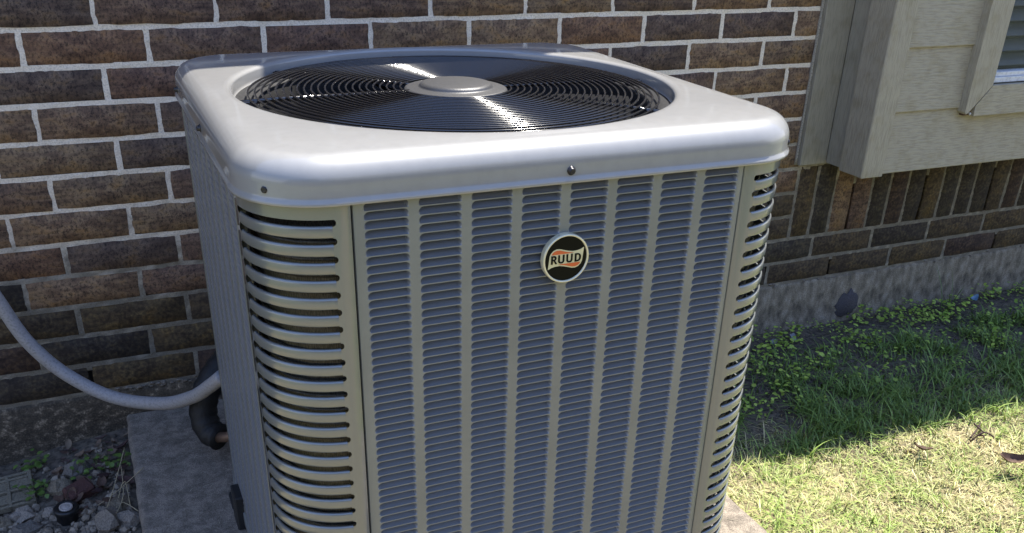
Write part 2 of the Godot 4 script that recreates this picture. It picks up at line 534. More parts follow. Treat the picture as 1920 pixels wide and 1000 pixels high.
func mortar_strip(st: SurfaceTool, x0: float, x1: float, y0: float, y1: float) -> void:
	# a bumpy strip of mortar, slightly behind the brick faces
	var nx := maxi(1, int((x1 - x0) / 0.012)); var ny := maxi(1, int((y1 - y0) / 0.006))
	if x1 - x0 < 0.03: nx = 3
	if y1 - y0 < 0.03: ny = 3
	var pt := func(i: int, j: int) -> Vector3:
		var x := lerpf(x0, x1, float(i) / nx); var y := lerpf(y0, y1, float(j) / ny)
		return Vector3(x, y, -0.0012 + 0.0022 * noise.get_noise_2d(x * 60.0, y * 60.0) + 0.001 * noise.get_noise_2d(x * 9.0, y * 9.0))
	for i in nx:
		for j in ny:
			var a: Vector3 = pt.call(i, j); var b: Vector3 = pt.call(i + 1, j); var c: Vector3 = pt.call(i + 1, j + 1); var d: Vector3 = pt.call(i, j + 1)
			for p in [a, c, b, a, d, c]:
				st.set_color(grime(p.x, p.y))
				st.add_vertex(p)

func joints(c: int) -> Array:
	var xs := []
	var off := 0.005 if posmod(c, 2) == 1 else 0.16
	for i in range(-4, 10):
		var x := off + i * BL
		if c >= 10 and x > 1.7:
			break
		if x < (2.44 if c <= 6 else 2.30):
			xs.append(x)
	if c == 10: xs.append_array([2.00, 2.277, 2.537, 2.80, 3.07, 3.33, 3.59, 3.85])
	if c == 11: xs.append_array([1.845, 2.107, 2.373, 2.6407, 2.905, 3.16, 3.43, 3.69, 3.95])
	return xs

func build_house() -> void:
	house = node("brick_house")
	tag(house, "brown brick house wall with beige clad window bay on a concrete footing", "house")
	var m := 0.0094                 # joint width
	var mo := mb()
	var weeps := [Vector2(10, 0.0), Vector2(11, 2.373)]
	for c in range(-6, 12):
		var ytop := JY - (c - 1) * CH; var ybot := JY - c * CH
		var xs := joints(c)
		if c >= 7 and c <= 9:
			while xs[-1] > 2.12: xs.pop_back()
			xs.append(2.170)
		for i in xs.size() - 1:
			brick(xs[i] + m / 2, xs[i + 1] - m / 2, ybot + m / 2, ytop - m / 2, c)
		var xe: float = 2.19 if c >= 7 and c <= 9 else xs[-1]
		mortar_strip(mo, xs[0] - 0.004, xe if c != 9 else 3.85, ybot - m / 2 - 0.002, ybot + m / 2 + 0.002)
		for x in xs:
			var gap := c == 11 and (absf(x - 0.005) < 0.02 or absf(x - 2.373) < 0.02 or absf(x - 3.16) < 0.02)
			if gap:
				mortar_strip(mo, x - m / 2 - 0.002, x + m / 2 + 0.002, ybot + CH * 0.80, ytop - m / 2)
			else:
				mortar_strip(mo, x - m / 2 - 0.002, x + m / 2 + 0.002, ybot + m / 2 - 0.001, ytop - m / 2 + 0.001)
	# the soldier course below the bay
	var sx := 2.170
	while sx < 3.80:
		var w := 0.0808
		brick(sx + m / 2, sx + w - m / 2, JY - 9 * CH + m / 2, JY - 6 * CH + 0.005, 8)
		if roundi((sx - 2.170) / w) % 4 == 3:
			mortar_strip(mo, sx - m / 2 - 0.002, sx + m / 2 + 0.002, JY - 6.9 * CH, JY - 6 * CH)
		else:
			mortar_strip(mo, sx - m / 2 - 0.002, sx + m / 2 + 0.002, JY - 9 * CH + m / 2, JY - 6 * CH)
		sx += w
	mortar_strip(mo, 2.16, 3.9, JY - 6 * CH + 0.002, JY - 6 * CH + 0.02)
	part("mortar", mo, M.mortar, house)
	# the rest of the wall: above the picture and beyond its left edge
	var up := mb(true); var upm := mb()
	for c in range(-21, 12):
		for i in range(-16, 10):
			var x := (0.005 if posmod(c, 2) == 1 else 0.16) + i * BL
			if c >= -6 and i >= -4:
				continue
			if x > 2.05 and c > -17:
				continue
			box(up, Vector3(x + m / 2, JY - c * CH + m / 2, -0.02), Vector3(x + BL - m / 2, JY - (c - 1) * CH - m / 2, rng.randf_range(-0.001, 0.0012)))
	for i in 27:
		box(up, Vector3(sx + i * 0.0808 + m / 2, JY - 9 * CH + m / 2, -0.02), Vector3(sx + (i + 1) * 0.0808 - m / 2, JY - 6 * CH + 0.005, 0.0))
	for c in [10, 11]:
		for i in 8:
			var x: float = joints(c)[-1] + i * 0.26
			box(up, Vector3(x + m / 2, JY - c * CH + m / 2, -0.02), Vector3(x + 0.26 - m / 2, JY - (c - 1) * CH - m / 2, 0.0))
	upm.set_color(Color(0.25, 0.22, 0.18))
	quad(upm, Vector3(3.8, JY - 11 * CH - 0.005, -0.006), Vector3(6.0, JY - 11 * CH - 0.005, -0.006), Vector3(6.0, JY - 6 * CH + 0.02, -0.006), Vector3(3.8, JY - 6 * CH + 0.02, -0.006), Vector3(0, 0, 1))
	tag(part("upper_brickwork", up, M.brick[0], house), "", "", "", "stuff")
	for r in [[-4.3, 2.35, JY + 6.93 * CH, 2.76], [-4.3, -0.87, JY - 11 * CH, JY + 6.93 * CH]]:
		upm.set_color(Color(0.50, 0.46, 0.40))
		quad(upm, Vector3(r[0], r[2], -0.006), Vector3(r[1], r[2], -0.006), Vector3(r[1], r[3], -0.006), Vector3(r[0], r[3], -0.006), Vector3(0, 0, 1))
	part("upper_mortar", upm, M.mortar, house)
	var core := mb(true)
	box(core, Vector3(-4.3, 0.17, -0.16), Vector3(2.26, 2.9, -0.03))
	box(core, Vector3(2.26, 0.17, -0.16), Vector3(6.0, 0.60, -0.031))
	part("wall_core", core, M.wallcore, house)
	# concrete footing, its left stretch splashed with dirt; the top edge is a narrow uneven ledge
	for r in [[-4.3, 0.75, M.foundation_dirty, 0.008], [0.75, 6.0, M.foundation, 0.006]]:
		var st := mb()
		var rows := []
		var n := int((r[1] - r[0]) / 0.025)
		for k in 7:
			var row := []
			for i in n + 1:
				var x: float = lerpf(r[0], r[1], float(i) / n)
				var y: float = [0.168, 0.174, 0.171, 0.164, 0.11, 0.04, -0.15][k] + (0.004 * noise.get_noise_2d(x * 22.0, 3.0) if k < 4 else 0.0)
				var z: float = [-0.15, -0.012, r[3] - 0.004, r[3], r[3] + 0.002, r[3] + 0.004, r[3] + 0.006][k] + (0.0030 * noise.get_noise_2d(x * 14.0, y * 30.0 + k) if k > 0 else 0.0)
				row.append(Vector3(x, y, z))
			rows.append(row)
		sheet(st, rows, Vector3(0, 0.2, 1), false, Vector2i(4, 4))
		part("foundation", st, r[2], house)
	var drop := mb()
	for i in 150:
		# mortar droppings along the ledge
		var x := rng.randf_range(0.02, 0.62) if i < 110 else rng.randf_range(1.8, 3.6)
		var s := rng.randf_range(0.0012, 0.0045)
		rock(drop, Vector3(x, 0.174 + rng.randf_range(-0.004, 0.006), rng.randf_range(0.0, 0.010)), Vector3(s * 1.6, s * 0.7, s * 0.8), i)
	tag(part("mortar_crumbs", drop, M.stone[0], house), "", "", "", "stuff")
	var pa := mb()
	var poly := PackedVector2Array()
	for i in 22:
		var a := TAU * i / 22
		poly.append(Vector2(2.479 + cos(a) * (0.048 + 0.020 * noise.get_noise_1d(i * 0.5)), 0.060 + sin(a) * (0.050 + 0.024 * noise.get_noise_1d(i * 0.6 + 50.0))))
	prism(pa, poly, 0.004, 0.0125)
	tag(part("repair_patch", pa, M.patch, house), "dark grey round patch on the pale footing")
	# eave over the wall: soffit, fascia, gutter edge and roof
	var so := mb(true)
	box(so, Vector3(-5, 2.76, -0.1), Vector3(9, 2.775, 0.225), 0.0)
	part("soffit", so, M.soffit, house)
	var fa := mb(true)
	box(fa, Vector3(-5, 2.74, 0.2252), Vector3(9, 2.885, 0.248), 0.002)
	part("fascia", fa, M.soffit, house)
	var ro := mb(true)
	var rp := PackedVector2Array([Vector2(0.264, 2.890), Vector2(0.264, 2.902), Vector2(-5.0, 5.3), Vector2(-5.0, 5.26)])
	var rst := []
	for x in [-5.0, 9.0]:
		var row := []
		for p in rp: row.append(Vector3(x, p.y, p.x))
		rst.append(row)
	sheet(ro, rst, Vector3(0, 0, 1), true)
	for e in 2:
		quad(ro, rst[e][0], rst[e][1], rst[e][2], rst[e][3], Vector3(-1 if e == 0 else 1, 0, 0))
	part("roof", ro, M.shingle, house)

func build_yard() -> void:
	# what the unit faces: a board fence and a row of shrub trees across the lawn, behind the camera
	var f := node("wooden_fence", Vector3(0, 0, 7.5))
	tag(f, "weathered board fence across the lawn behind the viewer", "fence")
	var st := mb(true)
	var x := -9.0
	while x < 11.0:
		box(st, Vector3(x, 0.03, 0.0), Vector3(x + 0.138, 1.84 + rng.randf_range(-0.01, 0.01), 0.018))
		x += 0.145
	tag(part("boards", st, mat(lin(0.20, 0.15, 0.10), 0.9), f), "", "", "", "stuff")
	var lf := blade(0.16, 0.09, 0.5)
	for k in 7:
		var t := node("shrub_tree", Vector3(-8.0 + k * 3.0, 0, 9.6 + 0.5 * (k % 2)))
		tag(t, ["tallest left green shrub tree beyond the fence", "second shrub tree from the fence's left end", "third shrub tree from the fence's left end", "middle shrub tree of the row beyond the fence", "third shrub tree from the fence's right end", "second shrub tree from the fence's right end", "rightmost shrub tree beyond the board fence"][k], "tree", "shrub trees beyond the fence")
		var tr := mb()
		tube(tr, [Vector3(0, -0.05, 0), Vector3(0.05, 1.2, 0), Vector3(0.0, 2.6, 0.1)], [0.11, 0.09, 0.04], 8)
		part("trunk", tr, M.deadleaf, t)
		var xf := []; var cl := []
		for i in 5000:
			var d := Vector3(rng.randfn(), rng.randfn(), rng.randfn()).normalized() * pow(rng.randf(), 0.4)
			var p := Vector3(d.x * 1.7, 2.4 + d.y * 1.8, d.z * 1.3) * (1.0 + 0.25 * noise.get_noise_3d(d.x * 2.0 + k * 9.0, d.y * 2.0, d.z * 2.0))
			xf.append(Transform3D(Basis.from_euler(Vector3(rng.randf() * TAU, rng.randf() * TAU, 0)).scaled(Vector3.ONE * rng.randf_range(0.6, 1.3)), p))
			cl.append(Color(0.075, 0.115, 0.03) * rng.randf_range(0.6, 1.3))
		many("crown", lf, M.leaf, xf, cl, t).set_meta("kind", "stuff")

func build_bay() -> void:
	var Y := JY
	var core := mb(true)
	box(core, Vector3(2.262, Y - 0.455, 0.0), Vector3(2.66, Y + 1.68, 0.170))       # left of the window
	box(core, Vector3(2.6605, Y - 0.455, 0.001), Vector3(3.52, Y - 0.235, 0.1702))  # below it
	box(core, Vector3(3.5205, Y - 0.455, 0.0), Vector3(6.00, Y + 1.68, 0.170))
	box(core, Vector3(2.6605, Y + 1.02, 0.001), Vector3(3.52, Y + 1.68, 0.1702))
	var bay := part("window_bay", core, M.wallboard, house)
	tag(bay, "beige board clad window bay standing out from the brick")
	var b := mb(true)
	box(b, Vector3(2.149, Y - 0.4625, 0.001), Vector3(2.2515, Y + 1.70, 0.020), 0.0015)
	part("wall_board", b, M.wallboard, bay)
	var ca := mb()
	var pts := []; var rad := []
	for i in 90:
		var y := Y - 0.462 + 2.1 * i / 89.0
		pts.append(Vector3(2.1455 + 0.002 * noise.get_noise_1d(i * 3.0), y, 0.003))
		rad.append(0.0052 + 0.0026 * noise.get_noise_1d(i * 11.0 + 30.0))
	tube(ca, pts, rad, 8)
	part("caulk_bead", ca, M.caulk, bay)
	var s := mb(true)
	box(s, Vector3(2.2400, Y - 0.4640, 0.095), Vector3(2.2630, Y + 1.68, 0.1945), 0.0015)
	part("side_trim", s, M.trim, bay)
	var r := mb(true)
	box(r, Vector3(2.2525, Y - 0.459, 0.0202), Vector3(2.2618, Y + 1.68, 0.0948))
	part("side_panel", r, M.wallboard, bay)
	var f := mb(true)
	box(f, Vector3(2.2414, Y - 0.4655, 0.1755), Vector3(2.3240, Y + 1.68, 0.1962), 0.0015)
	part("corner_trim", f, M.trim, bay)
	# lapped siding boards
	var e := 0.1848
	for k in range(0, 12):
		var y0 := Y - 0.4600 + k * e
		var y1 := y0 + e + 0.02
		var runs := [[2.318, 6.0]]
		if y0 > Y - 0.30 and y0 < Y + 1.05:
			runs = [[2.318, 2.60], [3.58, 6.0]]
		if k == 0: y1 = y0 + e + 0.01
		for q in runs:
			var st := mb(true)
			var yt := minf(y1, Y + 1.68)
			var pl := PackedVector2Array([Vector2(0.1765, y0), Vector2(0.1868, y0), Vector2(0.1878, y0 + 0.002), Vector2(0.1785, yt), Vector2(0.1715, yt)])
			var rr := []
			for x in [q[0], q[1]]:
				var row := []
				for p in pl: row.append(Vector3(x, p.y, p.x))
				rr.append(row)
			sheet(st, rr, Vector3(0, -1, 0), true)
			part("siding_board", st, M.siding, bay)
	# window: casing with a mitred, slightly open corner, vinyl frame, pane, blind slats, dark room
	var wf := mb(true)
	var x0 := 2.6815; var x1 := 3.50; var y0 := Y - 0.2045; var y1 := Y + 1.00
	var fz := 0.196
	for q in [[x0, y0, x0 + 0.014, y1], [x1 - 0.014, y0, x1, y1]]:
		box(wf, Vector3(q[0], q[1], 0.10), Vector3(q[2], q[3], fz), 0.001)
	box(wf, Vector3(x0 + 0.0141, y0, 0.10), Vector3(x1 - 0.0141, y0 + 0.016, fz - 0.0005), 0.001)
	box(wf, Vector3(x0 + 0.0141, y1 - 0.016, 0.10), Vector3(x1 - 0.0141, y1, fz - 0.0005), 0.001)
	var win := part("window", wf, M.vinyl, house)
	tag(win, "white framed window with lowered blinds in the clad bay")
	var sash := mb(true)
	box(sash, Vector3(x0 + 0.0142, y0 + 0.0165, 0.15), Vector3(x0 + 0.030, y1 - 0.017, 0.188), 0.001)
	box(sash, Vector3(x1 - 0.030, y0 + 0.0165, 0.15), Vector3(x1 - 0.0142, y1 - 0.017, 0.188), 0.001)
	box(sash, Vector3(x0 + 0.0302, y0 + 0.0165, 0.15), Vector3(x1 - 0.0302, y0 + 0.030, 0.1878), 0.001)
	box(sash, Vector3(x0 + 0.0302, Y + 0.40, 0.15), Vector3(x1 - 0.0302, Y + 0.44, 0.1878), 0.001)
	part("sash", sash, M.vinyl, win)
	var pane := mb(true)
	box(pane, Vector3(x0 + 0.029, y0 + 0.028, 0.168), Vector3(x1 - 0.029, y1 - 0.018, 0.172))
	part("pane", pane, M.glass, win)
	for k in 25:
		var sl := mb(true)
		box(sl, Vector3(x0 + 0.03, -0.0012, -0.022), Vector3(x1 - 0.03, 0.0012, 0.022))
		var o := part("blind_slat", sl, M.blind, win, Vector3(0, y0 + 0.055 + k * 0.044, 0.125))
		o.rotation.x = 0.75
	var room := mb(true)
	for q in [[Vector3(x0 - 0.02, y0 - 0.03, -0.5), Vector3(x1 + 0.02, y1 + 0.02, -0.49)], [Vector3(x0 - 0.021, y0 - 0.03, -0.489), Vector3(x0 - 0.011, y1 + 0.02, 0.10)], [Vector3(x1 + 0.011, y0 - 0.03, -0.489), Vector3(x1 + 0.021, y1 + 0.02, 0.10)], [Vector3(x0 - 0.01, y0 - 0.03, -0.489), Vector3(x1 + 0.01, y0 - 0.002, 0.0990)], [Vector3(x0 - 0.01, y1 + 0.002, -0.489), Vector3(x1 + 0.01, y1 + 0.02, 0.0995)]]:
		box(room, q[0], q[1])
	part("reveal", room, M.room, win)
	var cl := mb(true)
	prism(cl, PackedVector2Array([Vector2(2.590, Y - 0.2835), Vector2(2.597, Y - 0.291), Vector2(2.604, Y - 0.2875), Vector2(2.6808, Y - 0.2085), Vector2(2.6808, Y + 1.085), Vector2(2.590, Y + 1.085)]), 0.172, 0.2125)
	part("casing", cl, M.trim, win)
	var cb := mb(true)
	prism(cb, PackedVector2Array([Vector2(2.6845, Y - 0.2085), Vector2(3.4975, Y - 0.2085), Vector2(3.586, Y - 0.2985), Vector2(2.632, Y - 0.2985), Vector2(2.629, Y - 0.2680)]), 0.172, 0.2120)
	part("casing", cb, M.siding, win)
	var cr := mb(true)
	prism(cr, PackedVector2Array([Vector2(3.5012, Y - 0.2085), Vector2(3.590, Y - 0.2960), Vector2(3.590, Y + 1.085), Vector2(3.5012, Y + 1.085)]), 0.172, 0.2125)
	part("casing", cr, M.trim, win)
	var ct := mb(true)
	box(ct, Vector3(2.590, Y + 1.0855, 0.172), Vector3(3.590, Y + 1.17, 0.2130), 0.001)
	part("casing", ct, M.siding, win)
	var chip := mb(true)
	box(chip, Vector3(2.604, Y - 0.2980, 0.172), Vector3(2.631, Y - 0.272, 0.196))
	part("rotten_corner", chip, M.deadleaf, win)
	var wh := mb()
	rock(wh, Vector3(2.6235, Y - 0.292, 0.203), Vector3(0.004, 0.005, 0.004), 3)
	part("caulk_crumb", wh, M.vinyl, win)


# ---------------------------------------------------------------- stones and leaves
func rock(st: SurfaceTool, at: Vector3, s: Vector3, k: int, seg := 8) -> void:
	var rows := []
	for i in 6:
		var row := []
		var t := PI * i / 5.0
		for j in seg:
			var a := TAU * j / seg
			var d := Vector3(sin(t) * cos(a), cos(t), sin(t) * sin(a))
			var r := 1.0 + 0.55 * noise.get_noise_3d(d.x * 1.5 + k * 7.3, d.y * 1.5, d.z * 1.5) + 0.30 * noise.get_noise_3d(d.x * 4.0 + k * 3.1, d.y * 4.0, d.z * 4.0)
			row.append(at + d * s * r)
		rows.append(row)
	sheet(st, rows, rows[2][0] - at, true, Vector2i(2, 0))

func leaf_mesh(l: float, w: float, curl: float, k: int) -> ArrayMesh:
	var st := mb()
	var rows := []
	for i in 9:
		var t := i / 8.0
		var hw := w * pow(sin(PI * pow(t, 0.8)), 0.8) * 0.5
		var row := []
		for j in 5:
			var u := (j - 2) / 2.0
			row.append(Vector3((t - 0.5) * l, curl * (4.0 * (t - 0.5) * (t - 0.5) * l * 0.35 + u * u * hw * 0.9) + 0.1 * w * noise.get_noise_2d(t * 3.0 + k * 5.0, u * 2.0), u * hw))
		rows.append(row)
	sheet(st, rows, Vector3.UP, false, Vector2i(4, 1))
	return done(st)


# ---------------------------------------------------------------- pad
func build_pad() -> void:
	var st := mb()
	var lo := Vector2(0.066, 0.001); var hi := Vector2(1.335, 1.38)
	var rows := []
	var n := 60
	var ring := []
	for side in 4:
		for i in n:
			var t := float(i) / n
			ring.append([Vector2(lerpf(lo.x, hi.x, t), lo.y), Vector2(hi.x, lerpf(lo.y, hi.y, t)), Vector2(lerpf(hi.x, lo.x, t), hi.y), Vector2(lo.x, lerpf(hi.y, lo.y, t))][side])
	var c := (lo + hi) / 2.0
	for k in 5:
		var row := []
		for p in ring:
			var ins: float = [0.0, 0.0, 0.002, 0.008, 0.016][k]
			var jag := 0.003 * noise.get_noise_2d(p.x * 30.0, p.y * 30.0 + k * 0.3) + (0.003 * noise.get_noise_2d(p.x * 9.0, p.y * 9.0))
			var q := Vector2(p.x - signf(p.x - c.x) * (ins + jag if absf(absf(p.x - c.x) - (hi.x - lo.x) / 2) < 0.001 else 0.0), p.y - signf(p.y - c.y) * (ins + jag if absf(absf(p.y - c.y) - (hi.y - lo.y) / 2) < 0.001 else 0.0))
			row.append(Vector3(q.x, [-0.05, PADY - 0.014, PADY - 0.006, PADY - 0.001, PADY][k], q.y))
		rows.append(row)
	var top: Array = rows[4]
	var o := node("concrete_pad")
	sheet(st, rows, Vector3(0, 0, -1), true, Vector2i(0, 5))
	for i in top.size():
		tri(st, Vector3(c.x, PADY, c.y), top[i], top[(i + 1) % top.size()], Vector3.UP)
	part("slab", st, M.pad, o)
	tag(o, "weathered grey concrete pad under the condenser unit", "concrete pad")
	# bits of straw and white flecks lying on the left of the pad
	var xf := []; var cl := []
	var mesh := blade(0.03, 0.0014, 0.1)
	for i in 46:
		var p := Vector3(rng.randf_range(0.09, 0.30), PADY + 0.0015, rng.randf_range(0.2, 1.0))
		if i > 30:
			p = Vector3(rng.randf_range(1.16, 1.33), PADY + 0.0015, rng.randf_range(0.8, 1.2))
		var bs := Basis(Vector3.UP, rng.randf() * TAU) * Basis(Vector3.RIGHT, PI / 2 - 0.04)
		xf.append(Transform3D(bs.scaled(Vector3.ONE * rng.randf_range(0.25, 1.0)), p))
		cl.append(Color(0.42, 0.38, 0.28) * rng.randf_range(0.6, 1.2))
	tag(many("straw_bits", mesh, M.straw, xf, cl), "short dry straw bits scattered over the concrete pad", "straw", "", "stuff")


# ---------------------------------------------------------------- the condenser unit
func rsq(theta: float, a: float, r: float) -> Vector2:
	# point of a rounded square (half width a, corner radius r) at polar angle theta
	var d := Vector2(cos(theta), sin(theta))
	var s := Vector2(signf(d.x), signf(d.y))
	var q := d.abs()
	var t := a / maxf(q.x, q.y)
	var p := q * t
	var k := a - r
	if p.x > k and p.y > k:
		var cc := Vector2(k, k)
		var b := q.dot(cc)
		t = b + sqrt(maxf(0.0, b * b - cc.dot(cc) + r * r))
		p = q * t
	return p * s

# the cabinet's outline near one corner, by arc length from one seam to the other: point and outward normal
func corner_path(t: float, inset: float) -> Array:
	var k := FA - CR
	var straight := k - SEAM
	var arc := CR * PI / 2
	var total := 2 * straight + arc
	var l := t * total
	var p: Vector2; var n: Vector2
	if l < straight:
		p = Vector2(SEAM + l, FA); n = Vector2(0, 1)
	elif l > straight + arc:
		p = Vector2(FA, k - (l - straight - arc)); n = Vector2(1, 0)
	else:
		var a := PI / 2 * (1.0 - (l - straight) / arc)
		n = Vector2(cos(a), sin(a)); p = Vector2(k, k) + n * CR
	p -= n * inset
	return [p, n]

func build_unit() -> void:
	unit = node("air_conditioner", Vector3(AX, PADY, AZ))
	tag(unit, "grey louvered air conditioner condenser standing on the concrete pad", "air conditioner")
	var T := AT - PADY
	# --- top cover
	var N := 192
	var prof := []                                  # outer: inset, drop ; then circle: radius, drop
	prof.append_array([[0, 0.012, -0.0605], [0, -0.0022, -0.0612], [0, -0.0026, -0.0595], [0, -0.0024, -0.0565], [0, 0.0003, -0.0535], [0, 0.0008, -0.0500]])
	for i in 13:
		var a := PI / 2 * i / 12.0
		prof.append([0, 0.001 + 0.034 * (1 - cos(a)), -0.0365 + 0.0340 * sin(a)])
	prof.append([0, 0.0405, -0.0021])
	prof.append([1, 0.3815, 0.0])
	for i in 8:
		var a := PI / 2 * i / 7.0
		prof.append([1, 0.3790 - 0.0105 * sin(a), -0.0002 - 0.0060 * (1 - cos(a))])
	prof.append_array([[1, 0.3683, -0.0190], [1, 0.3680, -0.0225], [1, 0.3660, -0.0240]])
	var st := mb()
	var rows := []
	for p in prof:
		var row := []
		for i in N:
			var th := TAU * (i + 0.5) / N
			var v: Vector2
			if p[0] == 0:
				v = rsq(th, CA - p[1], maxf(0.03, CR - p[1]))
			else:
				v = Vector2(cos(th), sin(th)) * p[1]
			row.append(Vector3(v.x, T + p[2], v.y))
		rows.append(row)
	sheet(st, rows, Vector3(1, 0.0, 0), true, Vector2i(4, 0))
	var cover := part("top_cover", st, M.paint, unit)
	tag(cover, "glossy pale grey top cover with a round fan opening")
	# screws round the skirt
	var sc := screw_mesh()
	for q in [[0.006, CA - 0.0008, 0.0, -0.0443], [-0.395, 0.389, -0.72, -0.0430], [0.395, 0.389, 0.72, -0.0430], [-CA + 0.0008, 0.03, -PI / 2, -0.0440], [-CA + 0.0008, -0.29, -PI / 2, -0.0440], [CA - 0.0008, 0.01, PI / 2, -0.0440], [CA - 0.002, 0.285, PI / 2, -0.0430]]:
		var o := put("screw", sc, M.screw, cover, Vector3(q[0], T + q[3], q[1]))
		o.rotation.y = q[2]
	# --- deck ring, orifice, fan, motor
	var dk := mb()
	lathe(dk, [Vector2(0.3690, T - 0.0242), Vector2(0.330, T - 0.0242), Vector2(0.327, T - 0.027)], 96)
	part("fan_deck", dk, M.deck, unit)
	var orf := mb()
	lathe(orf, [Vector2(0.327, T - 0.0272), Vector2(0.323, T - 0.040), Vector2(0.322, T - 0.13)], 96)
	part("fan_orifice", orf, M.dark, unit)
	var fan := mb()
	lathe(fan, [Vector2(0.0, T - 0.075), Vector2(0.07, T - 0.075), Vector2(0.075, T - 0.080), Vector2(0.075, T - 0.20), Vector2(0.0, T - 0.20)], 32)
	var fm := part("fan", fan, M.dark, unit)
	for k in 3:
		var bl := mb()
		var br := []
		for i in 9:
			var r := 0.06 + 0.25 * i / 8.0
			var row := []
			for j in 7:
				var u := (j - 3) / 3.0
				var a := TAU * k / 3.0 + 0.35 + u * (0.50 - 0.10 * i / 8.0) + 0.25 * i / 8.0
				row.append(Vector3(r * cos(a), T - 0.085 - u * 0.045 + 0.01 * u * u, r * sin(a)))
			br.append(row)
		sheet(bl, br, Vector3.UP, false, Vector2i(4, 3))
		part("blade", bl, M.blade, fm)
	# --- guard grille of wire rings
	var gy := T - 0.0115
	var hub := mb()
	lathe(hub, [Vector2(0.0, gy + 0.0105), Vector2(0.054, gy + 0.0100), Vector2(0.0595, gy + 0.0085), Vector2(0.0620, gy + 0.0055), Vector2(0.0625, gy + 0.0040), Vector2(0.0655, gy + 0.0028), Vector2(0.082, gy + 0.0020), Vector2(0.0865, gy + 0.0005), Vector2(0.0885, gy - 0.0025), Vector2(0.0885, gy - 0.008), Vector2(0.0, gy - 0.008)], 72)
	# lathe runs outwards on top, so turn the outside up
	var grille := part("fan_grille", hub, M.hub, unit)
	tag(grille, "black wire fan guard with a grey domed centre disc")
	for i in 23:
		var r := 0.0945 + 0.01135 * i
		var rg := mb()
		var pts := []
		for s in 112:
			var a := TAU * s / 112
			pts.append(Vector3(r * cos(a), gy + 0.0015 - (0.003 * maxf(0.0, (i - 19) / 3.0)), r * sin(a)))
		tube(rg, pts, [0.00185], 8, false, true)
		part("wire_ring", rg, M.wire, grille)
	for k in 8:
		var a := TAU * k / 8.0
		var d := Vector3(cos(a), 0, -sin(a))
		var sp := mb()
		tube(sp, [d * 0.080 + Vector3(0, gy - 0.002, 0), d * 0.30 + Vector3(0, gy - 0.0022, 0), d * 0.362 + Vector3(0, gy - 0.0045, 0)], [0.0042 if k == 4 else 0.0028], 8)
		part("spoke", sp, M.wire, grille)
		var cp := mb(true)
		box(cp, Vector3(-0.016, -0.005, -0.006), Vector3(0.014, 0.0035, 0.006), 0.001)
		var o := part("spoke_clip", cp, M.wire, grille, d * 0.350 + Vector3(0, gy - 0.0065, 0))
		o.rotation.y = a
	# --- cabinet walls
	louver_panels(T)
	corner_posts(T)
	# --- coil, base pan, feet
	var co := mb()
	var crow := []
	for y in [0.03, T - 0.10]:
		var row := []
		for i in 96:
			var v := rsq(TAU * (i + 0.5) / 96, FA - 0.026, CR - 0.024)
			row.append(Vector3(v.x, y, v.y))
		crow.append(row)
	sheet(co, crow, Vector3(1, 0, 0), true)
	part("coil", co, M.coil, unit)
	var rod := mb()
	for k in 36:
		var ring := []
		for i in 96:
			var v := rsq(TAU * (i + 0.5) / 96, FA - 0.0235, CR - 0.0215)
			ring.append(Vector3(v.x, 0.04 + k * 0.0225, v.y))
		tube(rod, ring, [0.0032], 5, false, true)
	tag(part("coil_tubes", rod, M.coil, unit), "", "", "", "stuff")
	var bp := mb()
	var brow := []
	for q in [[0.05, 0.016], [0.0, 0.012], [-0.003, 0.014], [-0.003, 0.045], [0.0012, 0.046]]:
		var row := []
		for i in 96:
			var v := rsq(TAU * (i + 0.5) / 96, FA - q[0], CR)
			row.append(Vector3(v.x, q[1], v.y))
		brow.append(row)
	sheet(bp, brow, Vector3(1, 0, 0), true, Vector2i(2, 0))
	part("base_pan", bp, M.panel, unit)
	for q in [[-0.418, -0.28], [-0.418, -0.20], [-0.33, 0.405], [0.33, 0.405], [0.33, -0.38], [-0.418, 0.20]]:
		var ft := mb(true)
		box(ft, Vector3(q[0] - 0.022, 0.0, q[1] - 0.03), Vector3(q[0] + 0.022, 0.0135 + (0.07 if q[1] == -0.20 else 0.0), q[1] + 0.03), 0.003)
		part("foot", ft, M.foot, unit)
	badge(T)

func screw_mesh() -> ArrayMesh:
	var st := mb()
	var rows := []
	for q in [[0.0062, 0.0], [0.0064, 0.0010], [0.0046, 0.0016], [0.0044, 0.0052], [0.0036, 0.0060], [0.0020, 0.0056], [0.0, 0.0054]]:
		var row := []
		for i in 12:
			var a := TAU * i / 12
			var r: float = q[0] * (1.0 if q[1] < 0.0012 else (1.0 if i % 2 == 0 else 0.90))
			row.append(Vector3(r * cos(a), r * sin(a), q[1]))
		rows.append(row)
	sheet(st, rows, Vector3(1, 0, 0.2), true, Vector2i(2, 0))
	return done(st)

const LX := -0.2830      # first louver column
const LP := 0.0731       # column pitch
const LW := 0.0600       # louver width
const RP := 0.01210      # row pitch
const LH := 0.0106       # louver height

func louver_mesh(taper: float) -> ArrayMesh:
	# a slat pressed inwards along its cut upper edge, running out to the face at its foot
	var st := mb()
	var rows := []
	var us := [0.0, 0.015, 0.032, 0.05, 0.075, 0.5, 0.925, 0.95, 0.968, 0.985, 1.0]
	for v in [0.0, 0.04, 0.10, 0.20, 0.35, 0.6, 1.0]:
		var row := []
		for u in us:
			var e := smoothstep(0.0, taper, minf(u, 1.0 - u))
			row.append(Vector3(u * LW, v * LH, -0.0145 * pow(v, 0.62) * e))
		rows.append(row)
	sheet(st, rows, Vector3(0, 0.3, 1), false, Vector2i(2, 5))
	return done(st)

